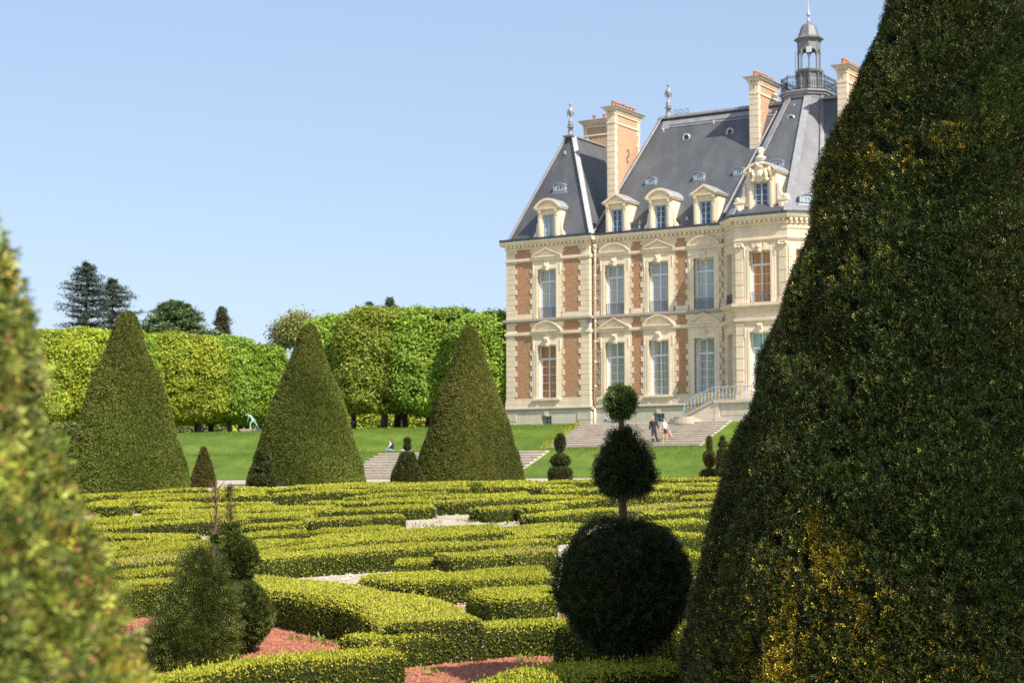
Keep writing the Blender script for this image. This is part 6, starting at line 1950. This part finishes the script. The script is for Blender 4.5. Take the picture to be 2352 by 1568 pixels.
wom = dict(pelvis=(0, 0, .53), waist=(-.005, 0, .62), chest=(-.015, 0, .73), neck=(-.02, 0, .835), chin=(-.03, -.02, .87), head=(-.03, -.015, .915), crown=(-.03, -.005, .96),
           shL=(-.088, 0, .79), elL=(-.140, 0, .66), wrL=(-.205, -.03, .545), shR=(.065, 0, .79), elR=(.125, .01, .65), wrR=(.17, -.02, .51),
           hipL=(-.045, 0, .50), knL=(-.06, -.05, .28), anL=(-.095, -.03, .045), toL=(-.115, -.10, .02), hipR=(.04, 0, .50), knR=(.055, .0, .28), anR=(.10, .06, .06), toR=(.085, 0, .02), face=(-.5, -.86, 0))
def lady(e, j, H):
    m = MB(); m.lathe([(.062 * H, 0), (.085 * H, -.06 * H), (.092 * H, -.19 * H), (.086 * H, -.19 * H), (.05 * H, -.02 * H)], tuple(j['waist'] - np.array([0, 0, .03 * H])), 16); m.build('skirt', M_BLK2, e, True)
person('woman in white sleeveless top and short dark skirt holding the man\'s hand', (wx_, wy_, wz_), 0, HWm, wom, [('top', M_TOPW, 'top', .95)], M_HAIRB, lady, shoes=M_TOPW)
# what she carries
pk = MB(); cx_, cy_, cz_ = wx_ + .195 * HWm, wy_ - .04, wz_ + .47 * HWm
g = np.random.default_rng(5)
pk.lathe([(.015, .06), (.06, .02), (.08, -.10), (.11, -.22), (.09, -.36), (.04, -.40), (.01, -.41)], (0, 0, 0), 9)
pk.v = [(v[0] + .05 * math.sin(v[2] * 14) + g.normal() * .012 + .12 * max(0, -v[2]), v[1] + g.normal() * .012, v[2]) for v in pk.v]
o = pk.build('pink_garment', M_PINK, None, True); o.location = (cx_, cy_, cz_); tag(o, 'pink garment hanging from the woman\'s hand', 'garment')
ob_ = MB(); ob_.box(-.05, .05, -.03, .03, -.14, .02); ob_.tube([(-.03, 0, .02), (.0, 0, .22), (.03, 0, .02)], .008, 5)
o = ob_.build('orange_bag', M_ORG); o.location = (wx_ - .085 * HWm, wy_ - .14, wz_ + .50 * HWm); tag(o, 'small orange bag at the woman\'s hip', 'bag')
# sitting woman on the lower steps
px_, py_, pz_ = hit(897, 1039)
HS = 1.66 * .98
sit = dict(pelvis=(0, 0, .08), waist=(-.01, 0, .16), chest=(-.03, -.01, .27), neck=(-.05, -.02, .36), chin=(-.07, -.03, .385), head=(-.075, -.03, .43), crown=(-.07, -.02, .47),
           shL=(-.05, -.10, .33), elL=(-.11, -.11, .20), wrL=(-.22, -.06, .16), shR=(-.02, .08, .33), elR=(-.08, .08, .20), wrR=(-.20, .02, .16),
           hipL=(-.03, -.05, .07), knL=(-.25, -.08, .10), anL=(-.20, -.16, -.06), toL=(-.26, -.18, -.07), hipR=(-.03, .05, .07), knR=(-.24, .06, .11), anR=(-.26, .02, -.05), toR=(-.32, .0, -.06), face=(-.9, -.3, -.35))
person('woman in dark vest sitting at the top of the lower steps, long brown hair', (px_ + .1, py_ - .05, pz_ + .02), 0, HS, sit,
       [('vest', M_BLK, 'vest', 1.08), ('sleeves', M_TOPW, 'sleeves', .95), trousers(M_JEAN, 1.0)], M_HAIRB, hairlong=True)
bl = MB(); bl.box(-.45, .38, -.25, .2, 0, .10)
bl.v = [(v[0], v[1], v[2] + .03 * math.sin(v[0] * 9)) for v in bl.v]
g = np.random.default_rng(6)
bl.lathe([(.30, 0), (.34, .06), (.26, .15), (.12, .20), (.01, .21)], (-.05, 0, 0), 12)
o = bl.build('folded_blanket', plain('pink and grey blanket', (.50, .36, .38), .9, 0, .35, 9), None, True); o.location = (px_ + .95, py_, pz_ + .03); tag(o, 'crumpled pink and grey blanket beside the sitting woman', 'blanket')
# man sitting on a basement window sill behind the dark topiary
bx_, by_ = xy(8.40, .05)
sitm = dict(sit); sitm.update(face=(-.4, -.9, -.3))
person('man in tan shirt and jeans sitting against the house behind the dark topiary', (bx_, by_, ZG + .12), R(50), 1.74, sitm, [jacket(M_TAN, 1.0), trousers(M_JEAN, .95)], M_HAIRB)
# things left by the perron
bb = MB(); bb.lathe([(.30, 0), (.34, .04), (.20, .12), (.01, .14)], (0, 0, 0), 10); bb.v = [(v[0] * 1.3 + .03 * math.sin(v[1] * 20), v[1], v[2]) for v in bb.v]
bb.v = [(v[0] * .6, v[1] * .6, v[2]) for v in bb.v]
x_, y_ = xy(15.3, 3.2)
o = bb.build('blue_cloth', plain('blue cloth', (.10, .32, .55), .8), None, True); o.location = (x_, y_, 4.79); tag(o, 'blue cloth lying at the top of the steps by the perron', 'cloth')
# dandelions along the grass edge
dv = MB(); g = np.random.default_rng(12)
for _ in range(150):
    if g.random() < .5: u, w = STAIR_U0 - .15 - abs(g.normal()) * .4, 4 + g.random() * 5
    else: u, w = g.random() * 60 - 30, 1 + g.random() * 27
    if LOW_U0 - .1 < u < STAIR_U1 + .1 and w > 9 or STAIR_U0 - .1 < u < STAIR_U1 + .1: continue
    x_, y_ = xy(u, w); z_ = float(ground_w(w)) + .07
    dv.lathe([(.004, -.08), (.004, 0), (.035, .01), (.03, .025), (.005, .03)], (x_, y_, z_), 6)
tag(dv.build('dandelions', plain('dandelion yellow', (.75, .52, .02), .7)), 'yellow dandelions scattered in the lawn', 'flowers', None, 'stuff')
# grass blades roughening the crest of the banks
g = np.random.default_rng(13)
n = 60000
u_ = g.random(n) * 75 - 40; band = g.random(n)
w_ = np.where(band < .45, 23.0 + g.normal(size=n) * .9, np.where(band < .8, 4.2 + g.normal(size=n) * .5, 5 + g.random(n) * 22))
ok_ = ~((u_ > STAIR_U0 - .1) & (u_ < STAIR_U1 + .1) & (w_ < 9.2)) & ~((u_ > LOW_U0 - .1) & (u_ < LOW_U1 + .1) & (w_ > 22.5)) & (w_ > .2) & ~((w_ < 5.2) & (u_ > 15) & (u_ < 26)) & (w_ < 27.8)
u_, w_ = u_[ok_], w_[ok_]; n = len(u_)
P = np.stack([A[0] + u_ * U[0] + w_ * W[0], A[1] + u_ * U[1] + w_ * W[1], ground_w(w_) + .0], 1)
Lg = leaf_quads(P, np.tile([0, 0, 1.0], (n, 1)), .13, .02, g, .35, .6, .05)
tag(foliage_obj('grass_tufts', [(Lg, None, rep(mixcol(n, [(.12, .20, .02), (.16, .25, .03), (.20, .26, .05)], [2, 2, 1], g), 4))], M_LEAF), 'tufts of grass along the lawn banks', 'grass', None, 'stuff')
# weeds in the gravel near the camera
g = np.random.default_rng(14)
wd_ = []; wc = []
for xd, yd in ((1080, 1510), (1120, 1512), (970, 1502), (1010, 1508), (905, 1480), (940, 1475), (1150, 1490), (1000, 1418), (880, 1478), (1215, 1520)) + tuple((g.uniform(940, 1240), g.uniform(1180, 1215)) for _ in range(40)) + tuple((g.uniform(420, 1250), g.uniform(1385, 1560)) for _ in range(30)):
    q = hit(xd, yd)
    near = q[1] < 19
    k = 26 if near else 10
    P = np.tile(np.array([q[0], q[1], ground(q[0], q[1]) + .02]), (k, 1)) + g.normal(size=(k, 3)) * (.05, .05, .015)
    wd_.append(leaf_quads(P, np.tile([0, 0, 1.0], (k, 1)), .05, .022, g, .8, .3, .3)); wc.append(mixcol(k, [(.16, .24, .03), (.24, .28, .05), (.30, .14, .05)], [3, 2, .8], g))
tag(foliage_obj('weeds', [(np.concatenate(wd_), None, rep(np.concatenate(wc), 4))], M_BOX), 'small weeds growing in the gravel', 'weeds', None, 'stuff')
# loose stones on the near gravel
def stones(name, mat, poly, n, r0, r1, label, seed):
    g = np.random.default_rng(seed); m = MB()
    for _ in range(n):
        xd, yd = g.uniform(poly[0], poly[2]), g.uniform(poly[1], poly[3])
        q = hit(xd, yd)
        if q is None: continue
        r_ = g.uniform(r0, r1); a = g.random() * 6.28; z = ground(q[0], q[1]) + .012
        c_, s__ = math.cos(a), math.sin(a)
        p = [(r_, 0, 0), (0, r_ * .7, 0), (-r_ * .8, 0, 0), (0, -r_ * .6, 0), (.1 * r_, 0, r_ * .8)]
        m.add([(q[0] + x * c_ - y * s__, q[1] + x * s__ + y * c_, z + zz) for x, y, zz in p], [(0, 1, 4), (1, 2, 4), (2, 3, 4), (3, 0, 4)])
    return tag(m.build(name, mat), label, 'gravel', None, 'stuff')
stones('red_chips', plain('red brick chips', (.38, .14, .08), .9, 0, .45, 20), (280, 1385, 1300, 1568), 9000, .010, .024, 'loose red brick chips in the near bed', 15)
stones('gravel_stones', plain('pale stones', (.56, .48, .37), .9, 0, .25, 20), (600, 1130, 1300, 1440), 5000, .012, .03, 'loose pale stones in the parterre gravel', 16)
